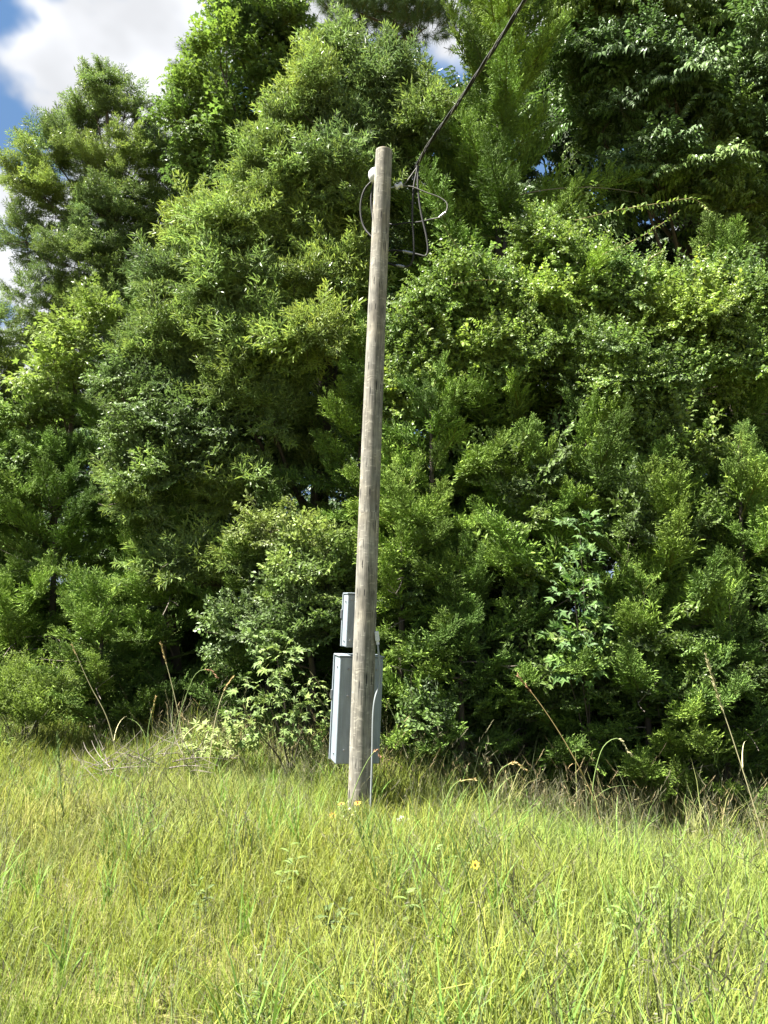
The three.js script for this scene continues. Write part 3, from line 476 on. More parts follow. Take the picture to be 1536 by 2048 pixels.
// ---------------------------------------------------------------- utility pole and its fittings
const LEAN = Math.atan(0.182 / 5.16);
const woodTex = (() => {
  const W = 512, H = 2048, c = new Uint8Array(W * H * 4), b = new Uint8Array(W * H * 4), R = mulberry(61);
  const hgt = new Float32Array(W * H);
  const per = (x, y, z, px) => lerp(noise3(x, y, z), noise3(x - px, y, z), smooth(0.9, 1, x / px));
  for (let y = 0; y < H; y++) for (let x = 0; x < W; x++) {
    const grain = per(x / 2.2, y / 70, 1, W / 2.2) * 0.6 + per(x / 9, y / 160, 4, W / 9) * 0.4, mott = fbm(x / 50, y / 42, 8, 4), band = noise3(x / 46, y / 9 + 2 * noise3(x / 30, y / 40, 6), 5);
    const scuff = smooth(0.66, 0.8, band) * smooth(0.4, 0.62, noise3(x / 20, y / 30, 15)), pale = smooth(0.45, 0.75, fbm(x / 90, y / 210, 3, 3));
    const crack = smooth(0.8, 0.88, per(x / 5, y / 150, 21, W / 5)) * smooth(0.45, 0.6, noise3(x / 30, y / 70, 30));
    const v = 0.475 + 0.24 * (grain - 0.5) + 0.17 * (mott - 0.5) + 0.1 * scuff + 0.08 * (pale - 0.5) - 0.3 * crack + 0.05 * (R() - 0.5), o = (y * W + x) * 4, w = noise3(x / 80, y / 120, 40);
    c[o] = 255 * Math.min(1, v * lerp(0.95, 0.97, w)); c[o + 1] = 255 * Math.min(1, v * lerp(0.935, 0.925, w)); c[o + 2] = 255 * Math.min(1, v * lerp(0.875, 0.82, w)); c[o + 3] = 255;
    const h = 0.5 + 0.35 * (grain - 0.5) + 0.15 * scuff - 0.45 * crack; b[o] = b[o + 1] = b[o + 2] = 255 * Math.min(1, Math.max(0, h)); b[o + 3] = 255;
  }
  return [c, b].map((d, i) => { const t = new THREE.DataTexture(d, W, H); if (!i) t.colorSpace = THREE.SRGBColorSpace; t.wrapS = t.wrapT = THREE.RepeatWrapping; t.magFilter = THREE.LinearFilter; t.repeat.set(1, 0.45); t.needsUpdate = true; return t; });
})();
M.wood = new THREE.MeshStandardMaterial({ map: woodTex[0], bumpMap: woodTex[1], bumpScale: 0.002, roughness: 0.95 });
M.endGrain = new THREE.MeshStandardMaterial({ color: rgb(0.3, 0.26, 0.2), roughness: 1 });
M.paint = new THREE.MeshPhysicalMaterial({ color: rgb(0.18, 0.205, 0.22), roughness: 0.5, clearcoat: 0.15, clearcoatRoughness: 0.4 });
{ // weathered paint: faint runs, specks and chalky blotches
  const S = 256, d = new Uint8Array(S * S * 4), R = mulberry(91);
  for (let y = 0; y < S; y++) for (let x = 0; x < S; x++) {
    const run = noise3(x / 3, y / 90, 2), blot = fbm(x / 38, y / 38, 6, 4), speck = R() < 0.004 ? 0.6 : 1, v = (0.9 + 0.12 * (run - 0.5) + 0.22 * (blot - 0.5) + 0.03 * (R() - 0.5)) * speck, o = (y * S + x) * 4;
    d[o] = d[o + 1] = d[o + 2] = 255 * Math.min(1, v); d[o + 3] = 255;
  }
  const tx = new THREE.DataTexture(d, S, S); tx.colorSpace = THREE.SRGBColorSpace; tx.wrapS = tx.wrapT = THREE.RepeatWrapping; tx.magFilter = THREE.LinearFilter; tx.needsUpdate = true;
  M.paint.map = tx; M.paint.color = rgb(0.25, 0.295, 0.335);
}
M.zinc = new THREE.MeshStandardMaterial({ color: rgb(0.24, 0.25, 0.26), metalness: 0.8, roughness: 0.45 });
M.white = new THREE.MeshStandardMaterial({ color: rgb(0.5, 0.51, 0.53), roughness: 0.5 });
M.black = new THREE.MeshStandardMaterial({ color: rgb(0.006, 0.006, 0.006), roughness: 0.75 });
M.bare = new THREE.MeshStandardMaterial({ color: rgb(0.11, 0.108, 0.095), metalness: 0.3, roughness: 0.7 });
M.greyCable = new THREE.MeshStandardMaterial({ color: rgb(0.2, 0.22, 0.23), roughness: 0.5 });
{
  const t = thing('utility_pole', 'weathered grey wooden utility pole leaning slightly in the tall grass', 'pole', [-0.182, 0, -5.98]); t.rotation.z = -LEAN;
  const NS = 40, NR = 36, P = [], U = [], I = [], H0 = -0.4, H1 = 5.165;
  for (let j = 0; j <= NS; j++) for (let i = 0; i <= NR; i++) {
    const f = j / NS, y = lerp(H0, H1, f), a = i / NR * Math.PI * 2, r = lerp(0.0875, 0.067, Math.max(0, y) / H1) * (1 + 0.03 * (noise3(Math.cos(a) * 1.3 + 5, y * 1.1, Math.sin(a) * 1.3 + 5) - 0.5)), bow = -0.012 * Math.sin(Math.max(0, y) * 0.6);
    P.push(Math.cos(a) * r + bow, y, Math.sin(a) * r); U.push(i / NR, y);
  }
  for (let j = 0; j < NS; j++) for (let i = 0; i < NR; i++) { const a = j * (NR + 1) + i; I.push(a, a + NR + 1, a + 1, a + 1, a + NR + 1, a + NR + 2); }
  const g = new THREE.BufferGeometry(); g.setAttribute('position', new THREE.Float32BufferAttribute(P, 3)); g.setAttribute('uv', new THREE.Float32BufferAttribute(U, 2)); g.setIndex(I); g.computeVertexNormals();
  part('shaft', g, M.wood, t);
  const cap = new THREE.CylinderGeometry(0.0655, 0.0668, 0.012, 36); cap.translate(-0.001, 5.168, 0); part('end_grain', cap, M.endGrain, t);
}
function box(name, label, pos, w, h, d, lip, bolts) {
  const t = thing(name, label, 'electrical box', pos); t.rotation.set(0, 0.25, -LEAN * 1.15, 'ZYX');
  const body = new RoundedBoxGeometry(w, h, d, 3, 0.008); body.translate(0, h / 2, -d / 2); part('body', body, M.paint, t);
  const cover = new RoundedBoxGeometry(w + lip * 2, h + lip, 0.02, 2, 0.004); cover.translate(0, h / 2, -d - 0.022); part('front_cover', cover, M.paint, t);
  const hood = new RoundedBoxGeometry(w + lip * 2, 0.012, d + 0.03, 2, 0.004); hood.translate(0, h + 0.008, -d / 2 - 0.008); part('rain_hood', hood, M.paint, t);
  for (const [x, y] of bolts) { const b = new THREE.CylinderGeometry(0.008, 0.009, 0.012, 6); b.rotateX(Math.PI / 2); b.translate(x, y, 0.005); part('bolt', b, M.zinc, t); }
  for (const y of [0.06 * h + 0.02, 0.94 * h - 0.03]) { const b = new THREE.CylinderGeometry(0.009, 0.009, 0.008, 10); b.rotateZ(Math.PI / 2); b.translate(-w / 2 - 0.003, y, -d * 0.35); part('rivet', b, M.zinc, t); }
  const latch = new RoundedBoxGeometry(0.012, 0.07, 0.02, 2, 0.003); latch.translate(-w / 2 - lip - 0.004, h * 0.62, -d - 0.018); part('latch', latch, M.zinc, t);
  return t;
}
box('electrical_panel', 'large grey electrical panel on the far side of the pole near the ground', [-0.2, 0.335, -6.115], 0.34, 0.79, 0.2, 0.008, [[-0.1, 0.7], [-0.1, 0.5], [-0.11, 0.1], [0.12, 0.7], [0.12, 0.1]]);
box('meter_box', 'small grey meter box above the large electrical panel', [-0.195, 1.2, -6.1], 0.2, 0.4, 0.16, 0.005, [[-0.07, 0.36], [-0.07, 0.05]]);
{
  const t = thing('mast_conduit', 'white weatherhead and its conduit running up behind the pole', 'conduit');
  part('pipe', tube([[-0.15, 1.6, -6.13], [-0.1, 3, -6.115], [-0.04, 4.92, -6.09]], 0.024, 20, 12), M.greyCable, t);
  const prof = [[0.0, 0.075], [0.022, 0.07], [0.045, 0.05], [0.056, 0.02], [0.058, -0.02], [0.052, -0.055], [0.03, -0.07], [0, -0.07]].map(([x, y]) => new THREE.Vector2(x, y)).reverse();
  const g = new THREE.LatheGeometry(prof, 20); g.scale(1.05, 0.86, 1.1); g.rotateZ(0.35); g.translate(-0.068, 5.03, -6.1); part('weatherhead', g, M.white, t);
  for (const [n, y] of [[1, 2.0], [2, 3.3], [3, 4.5]]) { const s = new THREE.TorusGeometry(0.027, 0.004, 6, 16); s.rotateX(Math.PI / 2); s.translate(lerp(-0.15, -0.04, (y - 1.6) / 3.3), y, -6.125 + n * 0.006); part('strap', s, M.zinc, t); }
}
{
  const t = thing('entrance_wires', 'black wires drooping from the weatherhead on the pole', 'wire');
  part('wire', tube([[-0.1, 4.98, -6.1], [-0.155, 4.92, -6.11], [-0.188, 4.82, -6.12], [-0.19, 4.7, -6.12], [-0.165, 4.59, -6.11], [-0.115, 4.505, -6.08], [-0.06, 4.45, -6.06], [0.02, 4.37, -6.07], [0.1, 4.345, -6.02]], 0.008, 40), M.black, t);
  part('wire', tube([[-0.08, 4.98, -6.1], [-0.1, 4.9, -6.11], [-0.105, 4.8, -6.11], [-0.08, 4.6, -6.1], [-0.02, 4.35, -6.08], [0.04, 4.255, -6.06], [0.1, 4.215, -6.02]], 0.008, 40), M.black, t);
  part('wire', tube([[-0.06, 4.98, -6.12], [-0.08, 4.85, -6.13], [-0.02, 4.68, -6.11], [0.06, 4.59, -6.07], [0.16, 4.565, -6], [0.28, 4.55, -5.95], [0.38, 4.558, -5.92]], 0.006, 36), M.black, t);
}
{ // twisted triplex cable from the street, dead-ended on the pole
  const t = thing('service_cable', 'black twisted service cable rising from the pole out of the frame', 'cable');
  const run = new THREE.CatmullRomCurve3([V(0.262, 5.03, -5.98), V(0.325, 5.099, -5.85), V(0.508, 5.162, -5.45), V(0.671, 5.235, -5.1), V(0.9, 5.351, -4.6), V(2.1, 5.95, -2.0), V(5.5, 7.3, 4.5), V(12, 9.2, 17)]);
  const strand = (ph, r, off) => { const pts = [], n = 360, up = V(0, 1, 0); for (let i = 0; i <= n; i++) { const u = Math.pow(i / n, 1.6), o = run.getPointAt(u), d = run.getTangentAt(u), x = d.clone().cross(up).normalize(), y = x.clone().cross(d), a = ph + u * run.getLength() * 12; pts.push(at(o, x, Math.cos(a) * off, y, Math.sin(a) * off)); } return new THREE.TubeGeometry(new THREE.CatmullRomCurve3(pts), 900, r, 6); };
  part('conductor', strand(0, 0.0075, 0.008), M.black, t); part('conductor', strand(2.1, 0.0075, 0.008), M.black, t); part('neutral_wire', strand(4.2, 0.004, 0.01), M.bare, t);
}
{
  const t = thing('drip_loops', 'pair of black wire loops hanging under the service cable', 'wire');
  part('wire', tube([[0.27, 5.05, -5.96], [0.262, 4.98, -5.96], [0.238, 4.85, -5.96], [0.226, 4.6, -5.96], [0.236, 4.38, -5.96], [0.232, 4.26, -5.965], [0.205, 4.2, -5.98], [0.165, 4.193, -5.99], [0.11, 4.215, -6.01]], 0.008, 44), M.black, t);
  part('wire', tube([[0.275, 5.05, -5.97], [0.272, 4.97, -5.96], [0.27, 4.85, -5.95], [0.295, 4.62, -5.94], [0.335, 4.42, -5.93], [0.346, 4.3, -5.93], [0.33, 4.258, -5.935], [0.28, 4.275, -5.95], [0.2, 4.31, -5.98], [0.1, 4.345, -6.02]], 0.008, 44), M.black, t);
}
{
  const t = thing('neutral_wire', 'bare neutral wire looping out from the white insulator', 'wire');
  part('wire', tube([[0.275, 5.04, -5.97], [0.215, 4.95, -5.97], [0.165, 4.882, -5.97], [0.13, 4.862, -5.97]], 0.0045, 16), M.bare, t);
  part('wire', tube([[0.13, 4.862, -5.97], [0.21, 4.85, -5.95], [0.33, 4.79, -5.93], [0.45, 4.735, -5.92], [0.5, 4.68, -5.91], [0.495, 4.625, -5.91], [0.45, 4.575, -5.915], [0.38, 4.558, -5.92]], 0.005, 40), M.bare, t);
}
function splice(label, a, b, r) {
  const t = thing('splice_connector', label, 'connector', [0, 0, 0], 'crimped wire splices'), A = V(...a), B = V(...b);
  part('sleeve', taperTube([A, A.clone().lerp(B, 0.3), A.clone().lerp(B, 0.7), B], [r * 0.75, r, r, r * 0.75], 9, 9), M.zinc, t);
  for (const f of [0.2, 0.5, 0.8]) { const g = new THREE.TorusGeometry(r * 1.02, r * 0.22, 5, 12); g.lookAt(B.clone().sub(A)); const p = A.clone().lerp(B, f); g.translate(p.x, p.y, p.z); part('crimp', g, M.zinc, t); }
}
splice('upper crimped wire splice between the pole and the drip loops', [0.15, 4.329, -5.998], [0.24, 4.292, -5.965], 0.011);
splice('lower crimped wire splice close to the pole', [0.1, 4.218, -6.015], [0.165, 4.193, -5.99], 0.011);
splice('crimped splice on the bare neutral loop', [0.435, 4.568, -5.917], [0.49, 4.61, -5.911], 0.011);
{
  const t = thing('spool_insulator', 'white porcelain insulator bolted to the pole under the cable', 'insulator');
  const prof = [[0.006, -0.03], [0.024, -0.03], [0.026, -0.018], [0.016, -0.008], [0.015, 0.008], [0.026, 0.018], [0.024, 0.03], [0.006, 0.03]].map(([x, y]) => new THREE.Vector2(x, y));
  const g = new THREE.LatheGeometry(prof, 18); g.rotateZ(-1.2); g.translate(0.118, 4.865, -5.97); part('spool', g, M.white, t);
  const bolt = new THREE.CylinderGeometry(0.006, 0.006, 0.11, 8); bolt.rotateZ(-1.35); bolt.translate(0.09, 4.86, -5.975); part('bolt', bolt, M.zinc, t);
  const cl = new THREE.TorusGeometry(0.03, 0.004, 6, 16, Math.PI); cl.rotateZ(-Math.PI / 2); cl.translate(0.1, 4.864, -5.97); part('clevis', cl, M.zinc, t);
}
{
  const t = thing('ground_conduit', 'pale grey cable with a white clamp running down the pole to the grass', 'cable');
  part('cable', tube([[-0.05, 1.26, -5.94], [-0.042, 1.18, -5.935], [-0.031, 1.05, -5.93], [-0.036, 0.95, -5.93], [-0.066, 0.84, -5.905], [-0.078, 0.74, -5.9], [-0.085, 0.45, -5.9], [-0.095, 0.1, -5.9], [-0.1, -0.15, -5.9]], 0.0078, 60, 9), M.greyCable, t);
  const c = new RoundedBoxGeometry(0.034, 0.075, 0.04, 3, 0.009); c.rotateZ(0.12); c.translate(-0.052, 1.29, -5.945); part('clamp', c, M.white, t);
  const n = new THREE.CylinderGeometry(0.012, 0.014, 0.03, 10); n.rotateZ(0.15); n.translate(-0.048, 1.245, -5.94); part('nut', n, M.white, t);
}

// ---------------------------------------------------------------- grass
function bladeClump(R, n, h0, h1, w, spread, bend, straw, seedy) {
  const b = new Buf();
  for (let i = 0; i < n; i++) {
    const a = R() * 6.283, rr = spread * Math.sqrt(R()), o = V(Math.cos(a) * rr, -0.02, Math.sin(a) * rr), H = lerp(h0, h1, R() * R() * 0.6 + 0.4 * R()), q = R() * 6.283, out = V(Math.cos(q), 0, Math.sin(q)), bd = bend * (0.3 + 1.2 * R());
    const st = R() < straw, k = 0.75 + 0.5 * R(), col = st ? [k * 1.35, k * 1.12, k * 1.5] : [k, k * (0.95 + 0.12 * R()), k];
    const side = V(-out.z, 0, out.x).applyAxisAngle(UPV, (R() - 0.5) * 2), W = w * (0.7 + 0.6 * R());
    let p = o.clone(), d = V(out.x * 0.15, 1, out.z * 0.15).normalize(), pl = at(p, side, W / 2), pr = at(p, side, -W / 2); const S = 4;
    for (let s = 1; s <= S; s++) {
      p = at(p, d, H / S); d.addScaledVector(out, bd / S * (0.4 + s * 0.35)).addScaledVector(UPV, -bd * 0.09 * s).normalize();
      const ww = W * (1 - Math.pow(s / S, 1.6)), nl = at(p, side, ww / 2), nr = at(p, side, -ww / 2);
      if (s < S) { b.tri(pl, pr, nl, col); b.tri(pr, nr, nl, col); } else b.tri(pl, pr, p, col);
      pl = nl; pr = nr;
    }
    if (seedy && R() < seedy) for (let e = 0; e < 7; e++) ribbon(b, at(p, d, -0.02 * e), d.clone().add(rv(R).multiplyScalar(0.45)), rv(R), 0.03, 0.0035, [k * 1.2, k * 0.9, k * 1.3]);
  }
  return b.geo();
}
function weedClump(R) { // broad-leaved weed
  const b = new Buf();
  for (let s = 0; s < 4; s++) {
    const l = arc(V((R() - 0.5) * 0.05, 0, (R() - 0.5) * 0.05), V((R() - 0.5) * 0.6, 1, (R() - 0.5) * 0.6), V(0, 0, 0), 0.1 + 0.12 * R(), 4); twig(b, l, 0.0025, 0.0012, [0.9, 0.9, 0.8]);
    for (let i = 1; i < 9; i++) { const [o, d] = along(l, i / 9), k = 0.8 + 0.4 * R(), a = i * 2.4; ovate(b, o, V(Math.cos(a), 0.35, Math.sin(a)), UPV, 0.035 + 0.025 * R(), 0.014 + 0.008 * R(), [k, k, k], 0.3); }
  }
  return b.geo();
}
{
  const R = mulberry(4242), kinds = [
    ...variants((r) => bladeClump(r, 36, 0.08, 0.4, 0.0052, 0.14, 0.95, 0.13), 4, 500),
    ...variants((r) => bladeClump(r, 22, 0.12, 0.46, 0.0048, 0.15, 1.5, 0.5), 2, 540),
    ...variants((r) => bladeClump(r, 7, 0.3, 0.6, 0.0042, 0.1, 0.35, 0.3, 0.6), 2, 560),
    ...variants((r) => bladeClump(r, 12, 0.22, 0.55, 0.009, 0.05, 0.8, 0.05), 2, 580),
    ...variants(weedClump, 2, 590)];
  const lists = kinds.map(() => []);
  const put = (x, z, k, s, col) => {
    const m = new THREE.Matrix4().compose(V(x, ground(x, z) - 0.01, z), new THREE.Quaternion().setFromEuler(new THREE.Euler((R() - 0.5) * 0.25, R() * 6.283, (R() - 0.5) * 0.25)), V(s, s * (0.85 + 0.3 * R()), s));
    lists[k].push([m, col]);
  };
  const edge = (x) => x > 0.2 ? lerp(7.3, 6.9, smooth(0.2, 3, x)) : lerp(7.3, 10.5, smooth(0.2, -4.5, x));   // where the thicket begins
  for (let i = 0; i < 46000; i++) {
    const x = (R() - 0.5) * 20, z = 2 - R() * 13.5, d = -z;
    if (d > edge(x) + 0.4) continue;
    if (!(d > 2 && Math.abs(x) < d * 0.56 + 0.5) && R() < 0.6) continue;
    if (Math.hypot(x + 0.182, z + 5.98) < 0.13) continue;
    const patch = fbm(x * 0.7 + 3, z * 0.7, 9, 3), dry = smooth(0.52, 0.68, fbm(x * 0.45 + 20, z * 0.6, 4, 3)), v = 0.65 + 0.7 * R();
    const q = R(), nearEdge = smooth(edge(x) - 1.3, edge(x) - 0.2, d);
    let k = q < 0.08 + 0.28 * dry ? 4 + Math.floor(R() * 2) : q > 0.9 - 0.2 * nearEdge ? 6 + Math.floor(R() * 2) : q > 0.86 - 0.22 * nearEdge ? 8 + Math.floor(R() * 2) : Math.floor(R() * 4);
    if (R() < 0.012) k = 10 + Math.floor(R() * 2);
    const base = k > 9 ? [0.11, 0.175, 0.03] : k > 7 ? [0.13, 0.23, 0.035] : k > 5 ? [0.09, 0.115, 0.04] : [lerp(0.125, 0.2, patch) + 0.015 * dry, lerp(0.195, 0.225, patch), 0.026 + 0.012 * dry];
    put(x, z, k, (0.75 + 0.5 * R()) * lerp(0.8, 1.25, smooth(0.35, 0.65, noise3(x * 1.1 + 7, 2, z * 1.1))) * (1 + 0.35 * nearEdge) * lerp(0.6, 1, smooth(0.25, 0.9, Math.hypot((x + 0.2) * 1.2, z + 5.6))) * lerp(0.8, 1, smooth(0.3, 1.0, Math.hypot((x + 2.0) * 0.9, (z + 6.6) * 1.3))), rgb(base[0] * v, base[1] * v, base[2] * v));
  }
  for (let i = 0; i < 420; i++) { // taller seeded grass along the foot of the thicket
    const x = lerp(-6, 4.6, R()), z = -(edge(x) - 0.15 - 1.1 * R() * R());
    if (Math.hypot(x + 0.182, z + 5.98) < 0.3) continue;
    const v = 0.8 + 0.4 * R(); put(x, z, R() < 0.75 ? 6 + Math.floor(R() * 2) : 8 + Math.floor(R() * 2), 1.1 + 0.5 * R(), rgb(0.2 * v, 0.21 * v, 0.07 * v));
  }
  const g = new THREE.Group(); g.name = 'meadow_grass'; g.userData = { kind: 'stuff', label: 'tall yellow green meadow grass with straw and seed stems', category: 'grass' }; scene.add(g);
  lists.forEach((l, i) => { const o = new THREE.InstancedMesh(kinds[i], M.grass, l.length); o.name = 'grass'; o.userData.kind = 'stuff'; o.castShadow = o.receiveShadow = true; l.forEach(([m, c], k) => { o.setMatrixAt(k, m); o.setColorAt(k, c); }); g.add(o); });
  console.log('grass clumps', lists.map((l) => l.length).join(' '));
}
// ---------------------------------------------------------------- single tall stalks
const stalkMats = { tan: new THREE.MeshStandardMaterial({ color: rgb(0.42, 0.31, 0.13), roughness: 0.8 }), green: new THREE.MeshStandardMaterial({ color: rgb(0.13, 0.19, 0.05), roughness: 0.8 }), red: new THREE.MeshStandardMaterial({ color: rgb(0.26, 0.14, 0.08), roughness: 0.9 }), pale: new THREE.MeshStandardMaterial({ color: rgb(0.4, 0.37, 0.2), roughness: 0.9 }) };
function stalk(label, pts, mat, headMat, headLen, headR, seed, blades = 1) {
  const t = thing('grass_stalk', label, 'grass stalk', [0, 0, 0], 'tall single grass stalks'), c = new THREE.CatmullRomCurve3(pts.map((p) => V(...p))), R = mulberry(seed), L = c.getLength();
  part('stem', taperTube(pts, [0.0045, 0.0035, 0.0022], 28, 6), mat, t);
  const b = new Buf(), n = Math.round(headLen / 0.006);
  for (let i = 0; i < n; i++) { const u = 1 - headLen / L * (i / n), o = c.getPointAt(u), d = c.getTangentAt(u), k = 0.8 + 0.4 * R(), s = Math.sin(Math.PI * Math.min(1, (i + 2) / n)); for (let e = 0; e < 2; e++) ribbon(b, o, d.clone().add(rv(R).multiplyScalar(0.5)), rv(R), 0.022 + headR * s, 0.005, [k, k, k]); }
  const g = b.geo(); part('seed_head', g, headMat, t);
  for (let i = 0; i < blades; i++) {
    const u = 0.2 + 0.3 * R(), o = c.getPointAt(u), d = c.getTangentAt(u), out = V(R() - 0.5, 0.2, R() - 0.5).normalize(), q = new Buf(), l = arc(o, d.clone().add(out), V(out.x, -1.2, out.z), 0.35, 6);
    for (let j = 0; j < 6; j++) { const w0 = 0.004 * (1 - j / 6.5), w1 = 0.004 * (1 - (j + 1) / 6.5), s = V(-out.z, 0, out.x).normalize(); q.tri(at(l[j], s, w0), at(l[j], s, -w0), at(l[j + 1], s, w1), [1, 1, 1]); q.tri(at(l[j], s, -w0), at(l[j + 1], s, -w1), at(l[j + 1], s, w1), [1, 1, 1]); }
    part('leaf_blade', q.geo(), mat, t);
  }
}
stalk('leaning tan stalk with a reddish seed head right of the pole', [[1.5,-0.2,-5.5],[1.42,0.2,-5.5],[1.26,0.54,-5.5],[1.08,0.83,-5.5],[0.92,1.04,-5.5]], stalkMats.tan, stalkMats.red, 0.16, 0.012, 31);
stalk('tallest pale stalk with a long slim seed head near the frame edge', [[2.6,-0.3,-5.5],[2.51,0.09,-5.5],[2.37,0.61,-5.5],[2.29,0.88,-5.5],[2.21,1.18,-5.5]], stalkMats.pale, stalkMats.pale, 0.42, 0.016, 32);
stalk('arching green stalk bowing over beside the leaning tan stalk', [[1.39,-0.2,-5.5],[1.4,0.22,-5.5],[1.43,0.41,-5.5],[1.5,0.58,-5.5],[1.59,0.62,-5.5],[1.67,0.51,-5.5]], stalkMats.green, stalkMats.pale, 0.14, 0.006, 33, 2);
stalk('thin straw stalk before the dark cedar, farthest from the pole', [[-2.4,0,-7.4],[-2.53,0.48,-7.4],[-2.71,0.8,-7.4],[-2.89,1.16,-7.4]], stalkMats.pale, stalkMats.tan, 0.12, 0.004, 34);
stalk('straight thin stalk behind the brush pile', [[-1.68,0,-6.9],[-1.74,0.51,-6.9],[-1.82,0.84,-6.9],[-1.93,1.2,-6.9]], stalkMats.pale, stalkMats.tan, 0.2, 0.004, 35);
stalk('nodding stalk with a pale drooping seed head above the brush pile', [[-1.82,0,-6.8],[-1.75,0.48,-6.8],[-1.67,0.77,-6.8],[-1.58,0.96,-6.8],[-1.48,0.98,-6.8],[-1.42,0.92,-6.8]], stalkMats.green, stalkMats.red, 0.14, 0.012, 36);
stalk('short seeded stalk between brush pile and maple sapling', [[-1.48,0,-6.8],[-1.42,0.56,-6.8],[-1.35,0.81,-6.8],[-1.28,0.92,-6.8]], stalkMats.pale, stalkMats.tan, 0.16, 0.009, 37);
stalk('slim stalk rising from the middle of the brush pile', [[-2.0,0,-6.8],[-1.98,0.5,-6.8],[-1.93,0.75,-6.8]], stalkMats.green, stalkMats.tan, 0.15, 0.008, 38);
stalk('grass stalk crossing in front of the pole foot with a pink brown head', [[-0.27, 0, -5.75], [-0.2, 0.25, -5.75], [-0.1, 0.45, -5.75], [-0.05, 0.5, -5.75], [-0.03, 0.46, -5.75]], stalkMats.green, stalkMats.red, 0.09, 0.004, 39, 0);
stalk('low bowed stalk in the grass just right of the pole', [[0.32,-0.1,-5.6],[0.4,0.15,-5.6],[0.5,0.31,-5.6],[0.62,0.33,-5.6]], stalkMats.green, stalkMats.tan, 0.12, 0.004, 40);
stalk('upright bright stalk amid the near grass at the shaded edge', [[0.7,-0.15,-5.6],[0.74,0.2,-5.6],[0.8,0.39,-5.6],[0.9,0.44,-5.6],[0.97,0.4,-5.6]], stalkMats.green, stalkMats.tan, 0.14, 0.008, 41, 2);
stalk('tall green stalk standing alone in the open grass', [[-2.05, 0, -5.3], [-2.1, 0.35, -5.3], [-2.14, 0.68, -5.3]], stalkMats.green, stalkMats.green, 0.25, 0.012, 42, 3);

// ---------------------------------------------------------------- brush pile
{
  const t = thing('brush_pile', 'heap of dead grey twigs lying at the edge of the thicket', 'brush pile', [-2.0, ground(-2.0, -6.9), -6.9]), R = mulberry(88);
  for (let i = 0; i < 48; i++) {
    const a = R() * 6.283, L = 0.25 + 0.5 * R(), o = V((R() - 0.5) * 1.0, 0.05 + 0.25 * R(), (R() - 0.5) * 0.5), d = V(Math.cos(a) * 1, 0.1 + 0.8 * R() * R(), Math.sin(a) * 0.6), l = arc(o.addScaledVector(d, -L * 0.4), d, rv(R).multiplyScalar(0.7), L, 4); l.forEach((p) => { p.y = Math.max(0.012, p.y); });
    const gs = [taperTube(l, [0.006 * (0.4 + R()), 0.003, 0.0012], 8, 5)], [q, e] = along(l, 0.5);
    gs.push(taperTube(arc(q, e.clone().add(rv(R).multiplyScalar(0.8)), rv(R).multiplyScalar(0.4), L * 0.4, 3), [0.003, 0.0012], 5, 4));
    part('twig', mergeGeometries(gs), M.brush, t);
  }
}
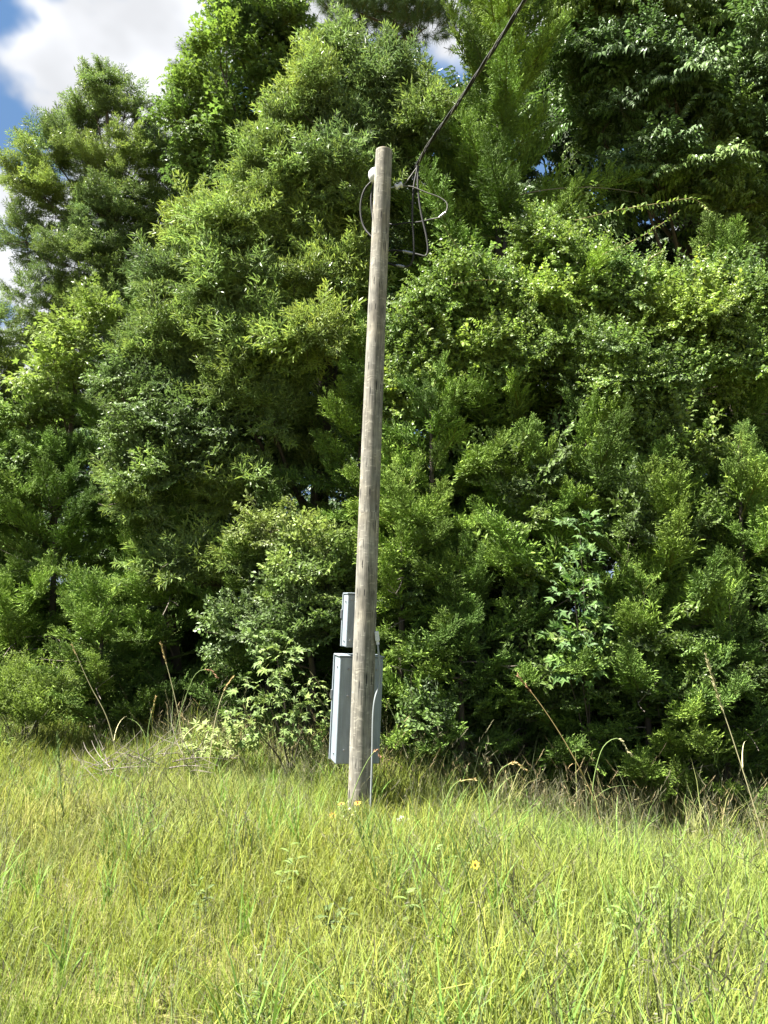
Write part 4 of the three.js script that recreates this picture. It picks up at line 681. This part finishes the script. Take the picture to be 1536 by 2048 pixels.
// ---------------------------------------------------------------- wild flowers
M.petal = new THREE.MeshPhysicalMaterial({ color: rgb(0.75, 0.36, 0.03), side: THREE.DoubleSide, roughness: 0.9, transmission: 0.3, thickness: 0 });
M.petalYellow = new THREE.MeshPhysicalMaterial({ color: rgb(0.75, 0.5, 0.03), side: THREE.DoubleSide, roughness: 0.9, transmission: 0.3, thickness: 0 });
M.disc = new THREE.MeshStandardMaterial({ color: rgb(0.09, 0.03, 0.012), roughness: 1 });
M.fluff = new THREE.MeshStandardMaterial({ color: rgb(0.55, 0.52, 0.36), roughness: 1 });
function flowers(label, heads, petalMat, pods, seed) {
  const t = thing('wildflower', label, 'flower', [0, 0, 0], 'orange wildflowers in the grass'), R = mulberry(seed), b0 = V(heads[0][0] + 0.02, ground(heads[0][0], heads[0][2]) - 0.03, heads[0][2] - 0.02);
  const pg = new Buf(); for (let i = 0; i < 8; i++) { const a = i / 8 * 6.283; ovate(pg, V(Math.cos(a) * 0.006, 0, Math.sin(a) * 0.006), V(Math.cos(a), 0.25, Math.sin(a)), UPV, 0.021, 0.014, [1, 1, 1], 0.2); } const petals = pg.geo(), disc = new THREE.SphereGeometry(0.008, 10, 6); disc.scale(1, 0.8, 1); disc.translate(0, 0.004, 0);
  for (const h of heads) {
    const e = V(...h), m = b0.clone().lerp(e, 0.5).add(V((R() - 0.5) * 0.04, 0, 0));
    part('stem', tube([b0, m, e], 0.0017, 10, 5), stalkMats.green, t);
    const f = part('flower', petals, petalMat, t); f.position.copy(e); f.rotation.set(0.6 + 0.5 * (R() - 0.5), R() * 6, (R() - 0.5) * 0.6); part('disc', disc, M.disc, f);
  }
  for (const h of pods) { part('stem', tube([b0, b0.clone().lerp(V(...h), 0.6).add(V(0.01, 0, 0)), V(...h)], 0.0014, 8, 5), stalkMats.green, t); const s = new THREE.IcosahedronGeometry(0.009, 1); s.translate(...h); part('seed_pod', s, M.fluff, t); }
}
flowers('orange wildflowers blooming against the foot of the pole', [[-0.3, 0.13, -5.75], [-0.185, 0.14, -5.74], [-0.36, 0.06, -5.72], [-0.33, 0.02, -5.7]], M.petal, [[-0.24, 0.1, -5.74], [-0.22, 0.06, -5.74], [-0.26, 0.03, -5.73], [-0.2, 0.08, -5.74], [-0.28, 0.05, -5.73], [-0.23, 0.01, -5.72]], 51);
flowers('single orange flower in the grass right of the pole foot', [[0.29, 0.02, -5.6]], M.petal, [[0.33, 0.05, -5.6]], 52);
flowers('yellow flower standing in the middle of the meadow', [[0.475, 0.17, -4.3]], M.petalYellow, [], 53);

{ // a bit of litter by the pole
  const t = thing('litter_scrap', 'small pale scrap of litter in the grass right of the pole foot', 'litter', [0.13, 0.02, -5.75]), g = new THREE.IcosahedronGeometry(0.035, 2), p = g.attributes.position;
  for (let i = 0; i < p.count; i++) { const k = 0.6 + 0.8 * noise3(p.getX(i) * 60 + 9, p.getY(i) * 60 + 9, p.getZ(i) * 60 + 9); p.setXYZ(i, p.getX(i) * k * 1.2, p.getY(i) * k * 0.8, p.getZ(i) * k); }
  g.deleteAttribute('normal'); part('crumpled_wrapper', g, M.white, t);
}
renderer.render(scene, camera);
